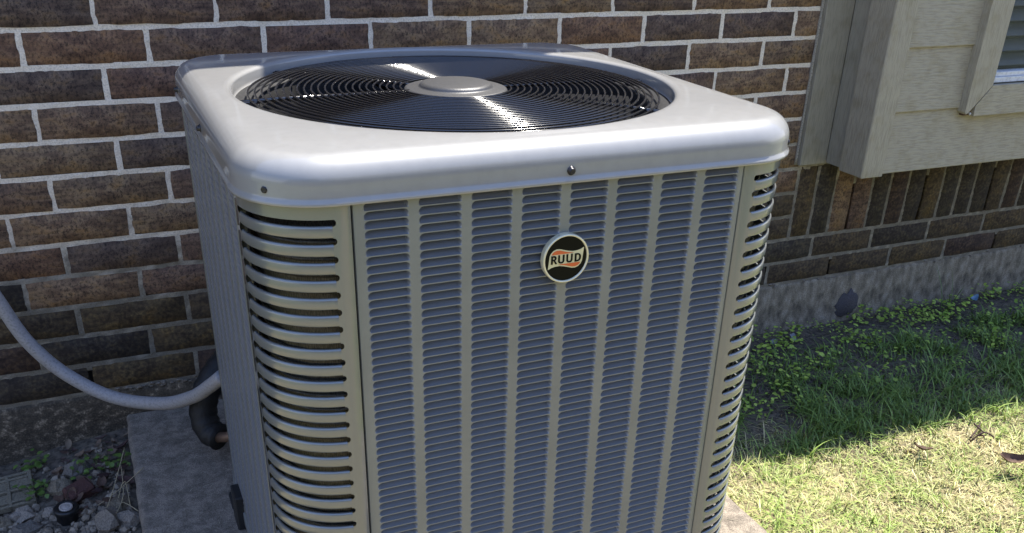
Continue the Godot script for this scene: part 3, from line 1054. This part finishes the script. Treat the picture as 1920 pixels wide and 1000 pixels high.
func panel_sheet(T: float, rows_n: int) -> ArrayMesh:
	var st := mb()
	var y_first := T - 0.0622                        # top edge of the first louver
	var ytop := T - 0.050; var ybot := 0.046
	var ylast := y_first - (rows_n - 1) * RP - LH
	var face := func(x0: float, x1: float, ya: float, yb: float) -> void:
		quad(st, Vector3(x0, ya, 0), Vector3(x1, ya, 0), Vector3(x1, yb, 0), Vector3(x0, yb, 0), Vector3(0, 0, 1))
	face.call(-0.2960, LX, ybot, ytop)
	for c in 8:
		var x0 := LX + c * LP
		if c < 7:
			face.call(x0 + LW, x0 + LP, ybot, ytop)
		face.call(x0, x0 + LW, y_first, ytop)
		face.call(x0, x0 + LW, ybot, ylast)
		for k in rows_n:
			var yt := y_first - k * RP
			if k < rows_n - 1:
				face.call(x0, x0 + LW, yt - RP, yt - LH)
			# rounded upper corners of the opening
			for s in [0, 1]:
				var xc := x0 if s == 0 else x0 + LW
				var sg := 1.0 if s == 0 else -1.0
				var prev := Vector3(xc, yt - 0.0068, 0.0)
				for i in range(1, 6):
					var a := PI / 2 * i / 5.0
					var nx := Vector3(xc + sg * 0.0075 * (1 - cos(a)), yt - 0.0068 * (1 - sin(a)), 0.0)
					tri(st, Vector3(xc, yt, 0), prev, nx, Vector3(0, 0, 1))
					prev = nx
			# the cut edge's thickness
			quad(st, Vector3(x0 + 0.006, yt, 0), Vector3(x0 + LW - 0.006, yt, 0), Vector3(x0 + LW - 0.006, yt, -0.0012), Vector3(x0 + 0.006, yt, -0.0012), Vector3(0, -1, 0))
	face.call(LX + 7 * LP + LW, 0.2960, ybot, ytop)
	for s in [-1.0, 1.0]:
		quad(st, Vector3(s * 0.2960, ybot, 0), Vector3(s * 0.2960, ytop, 0), Vector3(s * 0.2960, ytop, -0.012), Vector3(s * 0.2960, ybot, -0.012), Vector3(s, 0, 0))
	return done(st)

func louver_panels(T: float) -> void:
	var n := 68
	var sh := panel_sheet(T, n)
	var front_lm := louver_mesh(0.07)
	var side_lm := louver_mesh(0.30)
	for side in 4:
		var a: float = [0.0, -PI / 2, PI / 2, PI][side]
		var p := put("louver_panel", sh, M.panel, unit, Vector3(sin(a), 0, cos(a)) * FA)
		p.rotation.y = a
		tag(p, ["front louvered panel in shade with the round badge", "left louvered panel facing the conduit", "right louvered panel facing the lawn", "rear louvered panel facing the brick wall"][side])
		var xf := []; var cl := []
		var lm := front_lm if side == 0 else side_lm
		for k in n:
			for c in 8:
				var at := Vector3(LX + c * LP, T - 0.0622 - k * RP - LH, 0)
				if side == 0 and k < 37:
					put("louver", lm, M.slat, p, at)
				else:
					xf.append(Transform3D(Basis(), at)); cl.append(Color.WHITE)
		tag(many("lower_louvers" if side == 0 else "louvers", lm, M.slat, xf, cl, p), "", "", "", "stuff")

func corner_posts(T: float) -> void:
	var seg := 26
	var sh := 0.0047                                 # half height of a slot
	var top := T - 0.050; var bot := 0.046
	var total := 2 * (FA - CR - SEAM) + CR * PI / 2
	var te := 0.0205 / total                         # where the slots end
	var n := 34
	# one bar between two slots, with rolled lips
	var bar := mb()
	var hb := 0.01225 - sh
	var rows := []
	for q in [[hb - 0.0022, 0.0062], [hb + 0.0000, 0.0052], [hb + 0.0006, 0.0026], [hb - 0.0004, 0.0008], [hb - 0.0028, 0.0], [-hb + 0.0028, 0.0], [-hb + 0.0004, 0.0008], [-hb - 0.0006, 0.0026], [-hb, 0.0052], [-hb + 0.0022, 0.0062]]:
		var row := []
		for i in seg + 1:
			var t := lerpf(te + 0.0047 / total, 1.0 - te - 0.0047 / total, float(i) / seg)
			var c := corner_path(t, q[1])
			row.append(Vector3(c[0].x, q[0], c[0].y))
		rows.append(row)
	sheet(bar, rows, Vector3(1, 0, 1), false, Vector2i(4, seg / 2))
	var bm := done(bar)
	# stiles with the slots' round ends, head and foot
	var fr := mb()
	var y1 := T - 0.0843
	for e in 2:
		var ta := 0.0 if e == 0 else 1.0
		var tb := te if e == 0 else 1.0 - te
		var P := func(t: float, y: float, ins := 0.0) -> Vector3:
			var c := corner_path(t, ins)
			return Vector3(c[0].x, y, c[0].y)
		var out := Vector3(0, 0, 1) if e == 0 else Vector3(1, 0, 0)
		var ti := ta + (0.0015 / total) * (1.0 if e == 0 else -1.0)
		quad(fr, P.call(ti, bot), P.call(tb, bot), P.call(tb, top), P.call(ti, top), out)
		quad(fr, P.call(ti, bot), P.call(ti, top), P.call(ti, top, 0.012), P.call(ti, bot, 0.012), Vector3(-1, 0, 0) if e == 0 else Vector3(0, 0, -1))
		var tc := tb + (0.0047 / total) * (1.0 if e == 0 else -1.0)
		for k in n:
			var yc := y1 - k * 0.0244
			# solid between the slots
			var y0 := yc - 0.0244 + sh
			quad(fr, P.call(tb, y0 - 0.0004), P.call(tc, y0 - 0.0004), P.call(tc, yc - sh + 0.0004), P.call(tb, yc - sh + 0.0004), out)
			for s in [-1.0, 1.0]:
				var prev: Vector3 = P.call(tb, yc)
				for i in range(1, 6):
					var a := PI / 2 * i / 5.0
					var t := tb + (tc - tb) * (1 - cos(a))
					var nx: Vector3 = P.call(t, yc + s * sh * sin(a))
					tri(fr, P.call(tb, yc + s * sh), prev, nx, out)
					prev = nx
	for q in [[y1 + sh - 0.0003, top], [bot, y1 - n * 0.0244 + sh + 0.0003]]:
		var r2 := []
		for y in [q[0], q[1]]:
			var row := []
			for i in seg + 1:
				var c := corner_path(lerpf(te, 1.0 - te, float(i) / seg), 0.0)
				row.append(Vector3(c[0].x, y, c[0].y))
			r2.append(row)
		sheet(fr, r2, Vector3(1, 0, 1), false, Vector2i(0, seg / 2))
	var fmesh := done(fr)
	for k in 4:
		var a: float = [-PI / 2, 0.0, PI / 2, PI][k]
		var p := put("corner_post", fmesh, M.post, unit)
		p.rotation.y = a
		for i in n - 1:
			put("guard_bar", bm, M.post, p, Vector3(0, y1 - i * 0.0244 - 0.0122, 0))
	# dark strips behind the seams
	var sd := mb(true)
	for k in 4:
		for s in [-1.0, 1.0]:
			var a := PI / 2 * k
			var b := Basis(Vector3.UP, a)
			var lo := Vector3(s * SEAM - 0.006, 0.03, FA - 0.014)
			var hi := Vector3(s * SEAM + 0.006, T - 0.045, FA - 0.014)
			quad(sd, b * lo, b * Vector3(hi.x, lo.y, lo.z), b * hi, b * Vector3(lo.x, hi.y, lo.z), b * Vector3(0, 0, 1))
	part("seam_flange", sd, M.dark, unit)

func badge(T: float) -> void:
	var R := 0.0362
	var b := mb()
	var rows := []
	for q in [[1.0, -0.004], [1.0, 0.0035], [0.985, 0.0052], [0.96, 0.0060], [0.925, 0.0058], [0.91, 0.0042], [0.905, 0.0036]]:
		var row := []
		for i in 64:
			var a := TAU * i / 64
			row.append(Vector3(R * q[0] * cos(a), R * q[0] * sin(a), q[1]))
		rows.append(row)
	sheet(b, rows, Vector3(1, 0, 0), true, Vector2i(0, 0))
	var o := part("badge", b, M.chrome, unit, Vector3(0.0036, T - 0.1686, FA + 0.0042))
	tag(o, "round black badge with a wavy red and cream band")
	var f := mb()
	for i in 64:
		var a := TAU * i / 64; var c := TAU * (i + 1) / 64
		tri(f, Vector3(0, 0, 0.0037), Vector3(cos(a), sin(a), 0) * R * 0.907 + Vector3(0, 0, 0.0036), Vector3(cos(c), sin(c), 0) * R * 0.907 + Vector3(0, 0, 0.0036), Vector3(0, 0, 1))
	part("face", f, M.badge_black, o)
	# the wavy band: an upper edge and its point reflection
	var edge := [Vector2(-0.71, 0.16), Vector2(-0.66, 0.27), Vector2(-0.56, 0.37), Vector2(-0.42, 0.42), Vector2(-0.26, 0.41), Vector2(-0.08, 0.355), Vector2(0.10, 0.305), Vector2(0.28, 0.275), Vector2(0.46, 0.28), Vector2(0.62, 0.315), Vector2(0.77, 0.385)]
	var band := PackedVector2Array()
	for p in edge: band.append(p * R)
	for p in edge: band.append(-p * R)
	var bd := mb(true)
	prism(bd, band, 0.0030, 0.0042)
	part("cream_band", bd, M.badge_cream, o)
	for s in [1.0, -1.0]:
		var lobe := PackedVector2Array()
		for p in [Vector2(-0.635, 0.205), Vector2(-0.60, 0.27), Vector2(-0.53, 0.33), Vector2(-0.42, 0.365), Vector2(-0.27, 0.36), Vector2(-0.10, 0.305), Vector2(0.08, 0.255), Vector2(0.26, 0.225), Vector2(0.34, 0.220), Vector2(0.10, 0.205)]:
			lobe.append(p * R * s)
		var lb := mb(true)
		prism(lb, lobe, 0.0036, 0.0046)
		part("red_wave", lb, M.badge_red, o)
	var tm := TextMesh.new()
	tm.text = "RUUD"
	var sf := SystemFont.new()
	sf.font_names = PackedStringArray(["Droid Sans"])
	sf.font_weight = 800
	tm.font = sf
	tm.font_size = 64
	tm.pixel_size = 0.0002
	tm.depth = 0.0008
	var ab := tm.get_aabb()
	var l := put("lettering", tm, M.badge_black, o)
	var sx := 1.30 * R / maxf(ab.size.x, 0.001); var sy := 0.345 * R / maxf(ab.size.y, 0.001)
	l.scale = Vector3(sx, sy, 1.0)
	var ce := ab.get_center()
	l.position = Vector3(-ce.x * sx, -ce.y * sy, 0.0046)


# ---------------------------------------------------------------- pipes
func curve(pts: Array, n: int) -> Array:
	var c := Curve3D.new()
	for i in pts.size():
		var a: Vector3 = pts[maxi(i - 1, 0)]; var b: Vector3 = pts[mini(i + 1, pts.size() - 1)]
		var t := (b - a) / 6.0
		c.add_point(pts[i], -t, t)
	c.bake_interval = 0.004
	var out := []
	var l := c.get_baked_length()
	for i in n + 1:
		out.append(c.sample_baked(l * i / n, true))
	return out

func build_pipes() -> void:
	var st := mb()
	tube(st, curve([Vector3(-0.24, 0.86, 0.002), Vector3(-0.212, 0.70, 0.035), Vector3(-0.174, 0.556, 0.055), Vector3(-0.147, 0.470, 0.06), Vector3(-0.110, 0.375, 0.075), Vector3(-0.046, 0.291, 0.10), Vector3(0.049, 0.238, 0.16), Vector3(0.152, 0.246, 0.25), Vector3(0.220, 0.296, 0.34), Vector3(0.257, 0.347, 0.40), Vector3(0.285, 0.385, 0.435)], 90), [0.0158], 14)
	tag(part("conduit", st, M.conduit), "grey flexible electrical conduit sagging from the wall to the unit", "conduit")
	var ho := node("insulated_pipe", Vector3(0.3, 0.17, 0.37))
	tag(ho, "black foam insulated pipe curving behind the grey conduit", "pipe")
	var hs := mb()
	var hp := curve([Vector3(0.520, 0.40, 0.03), Vector3(0.43, 0.375, 0.12), Vector3(0.342, 0.334, 0.20), Vector3(0.298, 0.31, 0.24), Vector3(0.268, 0.282, 0.26), Vector3(0.249, 0.25, 0.275), Vector3(0.242, 0.212, 0.29), Vector3(0.250, 0.182, 0.31), Vector3(0.268, 0.176, 0.335)], 60)
	var rel := []; var rr := []
	for i in hp.size():
		rel.append(hp[i] - ho.position)
		rr.append(0.0325 + 0.0016 * sin(i * 1.9) + 0.0012 * noise.get_noise_1d(i * 9.0))
	tube(hs, rel, rr, 16)
	part("foam_sleeve", hs, M.rubber, ho)
	var cs := mb()
	tube(cs, [Vector3(-0.040, 0.004, -0.040), Vector3(-0.018, 0.016, -0.012), Vector3(0.03, 0.050, 0.040)], [0.0125], 12)
	part("copper_stub", cs, M.copper, ho)


# ---------------------------------------------------------------- debris
func thing(called: String, mesh: Mesh, m: Material, at: Vector3, rot: Vector3, label: String, cat: String, group := "") -> MeshInstance3D:
	var o := put(called, mesh, m, null, at)
	o.rotation = rot
	tag(o, label, cat, group)
	return o

func build_debris() -> void:
	# gravel on the left
	var gm := []
	for k in 3:
		var st := mb(true); rock(st, Vector3.ZERO, Vector3(1, 0.75, 0.85), 40 + k, 7); gm.append(done(st))
	for k in 3:
		var xf := []; var cl := []
		for i in 1100:
			var x := rng.randf_range(-0.42, 0.05); var z := rng.randf_range(0.02, 0.62)
			var dens := smoothstep(0.10, 0.40, z + 0.25 * noise.get_noise_2d(x * 7.0, z * 7.0))
			if rng.randf() > dens * 0.9 + 0.06:
				continue
			var s := 0.0028 + 0.0085 * pow(rng.randf(), 2.2)
			xf.append(Transform3D(Basis.from_euler(Vector3(rng.randf(), rng.randf() * TAU, rng.randf())).scaled(Vector3.ONE * s), Vector3(x, gh(x, z) + s * 0.35, z)))
			cl.append(Color(0.27, 0.225, 0.17) * rng.randf_range(0.35, 1.3))
		var sm: Material = M.straw
		tag(many("gravel", gm[k], sm, xf, cl), "small pale gravel left of the concrete pad", "gravel", "", "stuff")
	var big := [
		[-0.185, 0.287, 0.030, 0.020, 2, "smooth pale stone below the plastic grate"],
		[-0.004, 0.405, 0.036, 0.028, 0, "rough pale limestone chunk beside the sprinkler head"],
		[0.040, 0.412, 0.026, 0.022, 2, "small pale rock against the pad edge"],
		[-0.176, 0.352, 0.034, 0.018, 1, "flat grey stone left of the sprinkler head"],
		[-0.103, 0.222, 0.034, 0.020, 3, "brown grey stone above the red brick fragment"],
		[-0.060, 0.170, 0.036, 0.022, 1, "grey stone against the dirty footing"],
		[0.022, 0.352, 0.030, 0.022, 3, "mossy stone under the dry grass stems"],
		[-0.228, 0.300, 0.026, 0.016, 3, "dark stone at the left picture edge under the grate"],
		[-0.125, 0.300, 0.020, 0.012, 2, "little pale stone left of the brick fragment"]]
	for i in big.size():
		var q: Array = big[i]
		var st := mb(true)
		rock(st, Vector3.ZERO, Vector3(q[2], q[3], q[2] * 0.8), 60 + i, 9)
		thing("stone", done(st), M.stone[q[4]], Vector3(q[0], gh(q[0], q[1]) + q[3] * 0.45, q[1]), Vector3(0.1, i * 1.3, 0.1), q[5], "stone")
	var rb := mb(true)
	box(rb, Vector3(-0.030, -0.016, -0.024), Vector3(0.030, 0.016, 0.024), 0.005)
	thing("brick_fragment", done(rb), M.redbrick, Vector3(-0.058, gh(-0.058, 0.275) + 0.016, 0.275), Vector3(0.18, 0.5, 0.12), "dark red broken brick piece lying in the gravel", "brick fragment")
	# plastic grate
	var g := node("plastic_grate", Vector3(-0.212, gh(-0.212, 0.18) + 0.022, 0.190))
	g.rotation = Vector3(0.06, 0.10, 0.03)
	tag(g, "grey green slotted plastic grate by the footing", "grate")
	var gs := mb(true)
	for x in [-0.052, -0.002, 0.048]:
		box(gs, Vector3(x - 0.004, -0.012, -0.066), Vector3(x + 0.004, 0.003, 0.066), 0.001)
	for z in [-0.062, -0.046, 0.0, 0.046, 0.062]:
		box(gs, Vector3(-0.0558, -0.0118, z - 0.004), Vector3(0.0518, 0.0028, z + 0.004), 0.001)
	part("frame", gs, M.grate, g)
	for x in [-0.027, 0.023]:
		for z in [-0.023, 0.023]:
			var pl := mb(true)
			box(pl, Vector3(x - 0.021, -0.008, z - 0.018 + (0.006 if z > 0 else 0.0)), Vector3(x + 0.021, 0.000, z + 0.018 - (0.0 if z > 0 else 0.006)), 0.001)
			part("plate", pl, M.grate, g)
	# sprinkler head
	var sp := node("sprinkler_head", Vector3(-0.089, gh(-0.089, 0.345) - 0.01, 0.345))
	tag(sp, "black round sprinkler head with pale cap in the gravel", "sprinkler")
	sp.rotation = Vector3(0.08, 0, -0.06)
	var s1 := mb()
	lathe(s1, [Vector2(0.022, -0.02), Vector2(0.024, 0.030), Vector2(0.0265, 0.034), Vector2(0.0268, 0.043), Vector2(0.0245, 0.0465), Vector2(0.0175, 0.0470), Vector2(0.016, 0.044), Vector2(0.0, 0.044)], 28)
	part("body", s1, M.black_plastic, sp)
	var s2 := mb()
	lathe(s2, [Vector2(0.0145, 0.0435), Vector2(0.0145, 0.0478), Vector2(0.0125, 0.0486), Vector2(0.0108, 0.0474), Vector2(0.0085, 0.0474), Vector2(0.0070, 0.0486), Vector2(0.0, 0.0488)], 24)
	part("cap", s2, M.cap_white, sp)
	# dead leaves: a drift on the left
	var lm := []
	for k in 4: lm.append(leaf_mesh(0.046, 0.022, 0.9 - 0.35 * k, k))
	var drift := ["dead reddish leaf topmost in the drift beside the pad", "curled dead leaf at the brick fragment's right end", "dead brown leaf over the pale limestone chunk", "dead leaf under the weed sprigs by the footing", "folded dead leaf between brick fragment and sprinkler head", "dead leaf tucked against the pad edge", "dead leaf left of the brick fragment", "dead leaf lying in front of the weed sprigs", "dead leaf just behind the sprinkler head", "dead leaf nearest the wall and pad corner", "dead leaf behind the brick fragment", "dead leaf halfway along the pad edge"]
	for i in 12:
		var x := [-0.010, -0.020, 0.008, 0.020, -0.062, 0.044, -0.105, 0.000, -0.075, 0.048, -0.045, 0.040][i] as float
		var z := [0.275, 0.300, 0.345, 0.210, 0.315, 0.290, 0.265, 0.240, 0.300, 0.120, 0.235, 0.230][i] as float
		thing("dead_leaf", lm[i % 4], M.deadleaf_red if i % 2 else M.deadleaf, Vector3(x, gh(x, z) + 0.012 + 0.006 * (i % 3), z), Vector3(rng.randf_range(-0.4, 0.4), rng.randf() * TAU, rng.randf_range(-0.4, 0.4)), drift[i], "dead leaf", "dead leaves drifted beside the pad")
	var under_x := []; var under_c := []
	for i in 90:
		var x := rng.randf_range(-0.11, 0.058); var z := rng.randf_range(0.03, 0.36)
		under_x.append(Transform3D(Basis.from_euler(Vector3(rng.randf_range(-0.5, 0.5), rng.randf() * TAU, rng.randf_range(-0.5, 0.5))).scaled(Vector3.ONE * rng.randf_range(0.35, 0.75)), Vector3(x, gh(x, z) + rng.randf_range(0.002, 0.010), z)))
		under_c.append([Color(0.12, 0.07, 0.05), Color(0.16, 0.11, 0.075), Color(0.085, 0.05, 0.042), Color(0.20, 0.15, 0.10)][rng.randi() % 4])
	tag(many("leaf_litter", lm[1], M.straw, under_x, under_c), "broken brown leaf litter between footing and pad", "leaf litter", "", "stuff")
	# dry stems leaning on the pad edge
	var stems := node("dry_grass", Vector3(0.03, gh(0.03, 0.36), 0.36))
	tag(stems, "thin dry grass stems leaning against the pad edge", "dry grass")
	for q in [[Vector3(-0.045, 0.015, 0.05), Vector3(-0.01, 0.05, -0.03), Vector3(0.025, 0.085, -0.14)], [Vector3(-0.03, 0.01, 0.06), Vector3(0.005, 0.035, 0.0), Vector3(0.01, 0.05, -0.12)], [Vector3(-0.04, 0.012, 0.0), Vector3(0.0, 0.03, 0.01), Vector3(0.033, 0.03, 0.06)], [Vector3(-0.05, 0.015, -0.02), Vector3(0.0, 0.04, -0.03), Vector3(0.06, 0.072, -0.055)], [Vector3(-0.02, 0.01, 0.04), Vector3(0.012, 0.05, -0.05), Vector3(0.02, 0.06, 0.08)]]:
		var st := mb()
		tube(st, curve(q, 10), [0.0011, 0.0010, 0.0009], 5)
		part("stalk", st, mat(lin(0.40, 0.33, 0.20), 0.8), stems)
	# right side: big dry leaves, twigs, scraps
	var bl := leaf_mesh(0.085, 0.032, 1.1, 9)
	thing("dry_leaf", bl, M.deadleaf, Vector3(2.198, gh(2.198, 0.976) + 0.035, 0.976), Vector3(0.35, -0.5, 0.1), "large curled brown leaf on the sunlit grass at the right edge", "dry leaf")
	thing("dry_leaf", leaf_mesh(0.055, 0.022, 0.8, 12), M.deadleaf, Vector3(2.02, gh(2.02, 0.833) + 0.030, 0.833), Vector3(0.2, 2.4, 0.2), "small tan leaf in the sunlit grass near the shadow line", "dry leaf")
	thing("dry_leaf", leaf_mesh(0.04, 0.018, 0.8, 15), M.deadleaf, Vector3(1.465, gh(1.465, 0.67) + 0.012, 0.67), Vector3(0.2, 0.7, 0.5), "tan leaf on the bare shaded soil by the unit corner", "dry leaf")
	var tw := mb()
	for q in [[Vector3(-0.03, 0.0, 0.0), Vector3(0.0, 0.03, 0.01), Vector3(0.035, 0.012, 0.02)], [Vector3(0.0, 0.03, 0.01), Vector3(-0.01, 0.045, -0.02)], [Vector3(0.02, 0.0, -0.02), Vector3(0.0, 0.02, 0.01), Vector3(-0.02, 0.03, 0.03)], [Vector3(-0.02, 0.005, -0.01), Vector3(0.01, 0.018, -0.02), Vector3(0.03, 0.03, -0.03)]]:
		tube(tw, curve(q, 8), [0.0030, 0.0025, 0.0020], 7)
	thing("bark_twig", done(tw), M.deadleaf_red, Vector3(2.24, gh(2.24, 0.83) + 0.012, 0.83), Vector3.ZERO, "dark broken twig clump in the sunlit grass", "twig")
	thing("plastic_scrap", leaf_mesh(0.06, 0.026, 0.7, 21), M.blue_plastic, Vector3(3.02, gh(3.02, 0.09) + 0.03, 0.09), Vector3(0.3, 0.4, 0.1), "small blue plastic scrap among weeds near the footing", "scrap")
	thing("paper_scrap", leaf_mesh(0.045, 0.03, 0.9, 22), M.paper, Vector3(2.17, gh(2.17, 0.10) + 0.018, 0.10), Vector3(0.6, 0.9, 0.2), "pale crumpled scrap by the footing, right of the other scrap", "scrap")
	thing("paper_scrap", leaf_mesh(0.03, 0.022, 0.9, 23), M.paper, Vector3(2.10, gh(2.10, 0.10) + 0.012, 0.10), Vector3(0.4, 0.2, 0.5), "tiny pale scrap nearest the unit at the footing", "scrap")


# ---------------------------------------------------------------- grass and weeds
func blade(l: float, w: float, bend: float) -> ArrayMesh:
	var st := mb()
	var rows := []
	for i in 5:
		var t := i / 4.0
		var hw := w * 0.5 * (1.0 - pow(t, 1.8)) + 0.00008
		var y := l * t * (1.0 - 0.25 * bend * t)
		var z := bend * l * t * t * 0.7
		rows.append([Vector3(-hw, y, z), Vector3(hw, y, z)])
	sheet(st, rows, Vector3(0, 0, -1))
	return done(st)

func build_grass() -> void:
	var bm := [blade(0.052, 0.0032, 0.9), blade(0.062, 0.0036, 0.4), blade(0.046, 0.0028, 1.5)]
	# short, half dry turf in the sun
	for k in 3:
		var xf := []; var cl := []
		for i in 21000:
			var x := rng.randf_range(1.30, 3.9); var z := rng.randf_range(0.50, 1.75)
			if x < 1.345 and z < 1.39: continue
			var n := noise.get_noise_2d(x * 4.0, z * 4.0); var n2 := noise.get_noise_2d(x * 11.0 + 30.0, z * 11.0)
			var edge := 0.70 + 0.07 * n
			if z < edge and rng.randf() > smoothstep(edge - 0.25, edge, z) * 0.5: continue
			var s := rng.randf_range(0.45, 1.1) * (0.8 + 0.4 * n2)
			var lean := rng.randf_range(0.2, 1.35)
			var bs := Basis(Vector3.UP, rng.randf() * TAU) * Basis(Vector3.RIGHT, lean)
			xf.append(Transform3D(bs.scaled(Vector3.ONE * s), Vector3(x, gh(x, z) + 0.002, z)))
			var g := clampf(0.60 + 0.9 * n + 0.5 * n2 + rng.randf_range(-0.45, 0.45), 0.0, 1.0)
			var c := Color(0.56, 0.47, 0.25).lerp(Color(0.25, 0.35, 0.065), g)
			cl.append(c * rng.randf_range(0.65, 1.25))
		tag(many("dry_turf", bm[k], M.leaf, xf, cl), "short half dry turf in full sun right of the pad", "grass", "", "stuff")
	# longer green grass in the shade and along the shadow line
	var gmesh := [blade(0.072, 0.0042, 0.8), blade(0.092, 0.0048, 1.2), blade(0.055, 0.0036, 0.5)]
	var tufts := []
	for i in 120:
		var x := rng.randf_range(1.55, 3.7)
		tufts.append(Vector3(x, 0, 0.30 + rng.randf() * 0.40 - 0.06 * (x - 1.6)))
	for p in [[1.93, 0.61], [1.97, 0.66], [2.15, 0.66], [2.20, 0.69], [2.33, 0.66], [2.45, 0.70], [1.90, 0.55], [1.85, 0.66], [2.05, 0.60], [1.60, 0.50], [1.62, 0.42], [2.6, 0.68], [2.7, 0.66]]:
		for r in 2: tufts.append(Vector3(p[0], 0, p[1]))
	for k in 3:
		var xf := []; var cl := []
		for i in 3100:
			var x: float; var z: float
			if i < 2300:
				var t: Vector3 = tufts[rng.randi() % tufts.size()]
				var rad := 0.05 * sqrt(rng.randf()); var a := rng.randf() * TAU
				x = t.x + rad * cos(a); z = t.z + rad * sin(a)
			else:
				x = rng.randf_range(1.5, 3.9); z = rng.randf_range(0.16, 0.74)
				if noise.get_noise_2d(x * 3.0 + 9.0, z * 3.0) < -0.10 + 0.5 * (1.0 - smoothstep(1.5, 1.9, x)): continue
			var s := rng.randf_range(0.4, 1.05)
			var bs := Basis(Vector3.UP, rng.randf() * TAU) * Basis(Vector3.RIGHT, rng.randf_range(0.0, 0.75))
			xf.append(Transform3D(bs.scaled(Vector3.ONE * s), Vector3(x, gh(x, z) + 0.001, z)))
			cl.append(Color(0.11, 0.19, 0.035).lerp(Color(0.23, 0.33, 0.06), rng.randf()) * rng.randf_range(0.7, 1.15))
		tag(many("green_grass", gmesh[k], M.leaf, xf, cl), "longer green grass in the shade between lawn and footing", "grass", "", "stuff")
	# flat dead thatch over the shaded soil
	var tx := []; var tc := []
	var tmesh := blade(0.07, 0.0018, 0.5)
	for i in 9000:
		var x := rng.randf_range(1.36, 3.8); var z := rng.randf_range(0.01, 0.80)
		var bs := Basis(Vector3.UP, rng.randf() * TAU) * Basis(Vector3.RIGHT, PI / 2 - rng.randf_range(-0.05, 0.22))
		tx.append(Transform3D(bs.scaled(Vector3.ONE * rng.randf_range(0.3, 1.1)), Vector3(x, gh(x, z) + rng.randf_range(0.002, 0.008), z)))
		tc.append(Color(0.22, 0.18, 0.115) * rng.randf_range(0.4, 1.15))
	tag(many("thatch", tmesh, M.straw, tx, tc), "flat dead grass thatch on the shaded soil", "thatch", "", "stuff")
	# low leafy weeds near the footing
	var lf := mb()
	var lr := []
	for i in 6:
		var t := i / 5.0
		var hw := 0.5 * pow(sin(PI * (0.12 + 0.86 * t) * 0.97), 0.7) * (1.0 - 0.12 * t)
		var row := []
		for j in 3:
			var u := j - 1.0
			row.append(Vector3(u * hw, 0.10 * absf(u) * hw - 0.25 * t * t + 0.1 * t, t))
		lr.append(row)
	sheet(lf, lr, Vector3.UP, false, Vector2i(2, 0))
	var lmesh := done(lf)
	var wx := []; var wc := []
	var clumps := []
	for i in 230:
		var x := rng.randf_range(1.55, 3.75)
		var z := 0.03 + 0.42 * pow(rng.randf(), 1.3) * (1.15 - 0.15 * (x - 1.5))
		if noise.get_noise_2d(x * 4.0 + 60.0, z * 5.0) < -0.12: continue
		clumps.append(Vector3(x, rng.randf_range(0.6, 1.2), z))
	for p in [[2.527, 0.03], [2.60, 0.04], [2.72, 0.05], [2.80, 0.06], [3.16, 0.03], [3.19, 0.05], [2.25, 0.18], [2.35, 0.2], [2.4, 0.24], [1.9, 0.24], [2.0, 0.28], [1.98, 0.34], [2.62, 0.12], [2.75, 0.16], [2.9, 0.12], [1.75, 0.37]]:
		clumps.append(Vector3(p[0], 1.15, p[1]))
	for c in clumps:
		for i in rng.randi_range(9, 20):
			var a := rng.randf() * TAU; var r := 0.055 * sqrt(rng.randf())
			var x: float = c.x + r * cos(a); var z: float = maxf(0.022, c.z + r * sin(a))
			var s: float = rng.randf_range(0.006, 0.0155) * c.y
			var y: float = gh(x, z) + rng.randf_range(0.006, 0.055) * c.y
			var bs := Basis(Vector3.UP, rng.randf() * TAU) * Basis(Vector3.RIGHT, rng.randf_range(-0.5, 0.7))
			wx.append(Transform3D(bs.scaled(Vector3(s, s, s)), Vector3(x, y, z)))
			wc.append(Color(0.24, 0.38, 0.045).lerp(Color(0.46, 0.58, 0.10), rng.randf()) * rng.randf_range(0.65, 1.15))
	tag(many("clover_weeds", lmesh, M.leaf, wx, wc), "low bright green leafy weeds spreading along the footing", "weeds", "", "stuff")
	# weed sprigs on the left
	var spots := [[-0.032, 0.185, "green weed sprig behind the dead leaves"], [0.030, 0.190, "green weed sprig beside the pad corner"], [-0.150, 0.215, "dark green weed patch right of the plastic grate"], [-0.175, 0.085, "thin green weeds behind the plastic grate"]]
	for s in spots:
		var o := node("weed_sprig", Vector3(s[0], gh(s[0], s[1]), s[1]))
		tag(o, s[2], "weed", "weed sprigs left of the pad")
		var lv := mb()
		var stm := mb()
		for i in 26:
			var a := rng.randf() * TAU; var r := 0.042 * sqrt(rng.randf())
			var p := Vector3(r * cos(a), rng.randf_range(0.008, 0.042), r * sin(a))
			var sc := rng.randf_range(0.008, 0.016)
			var bs := Basis(Vector3.UP, rng.randf() * TAU) * Basis(Vector3.RIGHT, rng.randf_range(-0.4, 0.7))
			lv.append_from(lmesh, 0, Transform3D(bs.scaled(Vector3.ONE * sc), p))
			if i % 3 == 0:
				tube(stm, [Vector3(p.x * 0.4, -0.004, p.z * 0.4), p], [0.0008], 4, false)
		put("leaves", lv.commit(), mat(lin(0.10, 0.17, 0.03), 0.55), o)
		part("stem", stm, mat(lin(0.10, 0.13, 0.04), 0.7), o)
	# one tall blade tuft at the footing and the lone tall weed
	var tall := node("tall_grass_tuft", Vector3(2.90, gh(2.90, 0.08), 0.08))
	tag(tall, "lone tall grass tuft rising against the pale footing", "grass tuft")
	for i in 8:
		var o := put("blade", blade(rng.randf_range(0.10, 0.24), 0.0055, rng.randf_range(0.2, 0.6)), mat(lin(0.10, 0.16, 0.04), 0.6), tall, Vector3(rng.randf_range(-0.02, 0.02), 0, rng.randf_range(-0.015, 0.02)))
		o.rotation = Vector3(rng.randf_range(-0.1, 0.3), rng.randf() * TAU, 0)
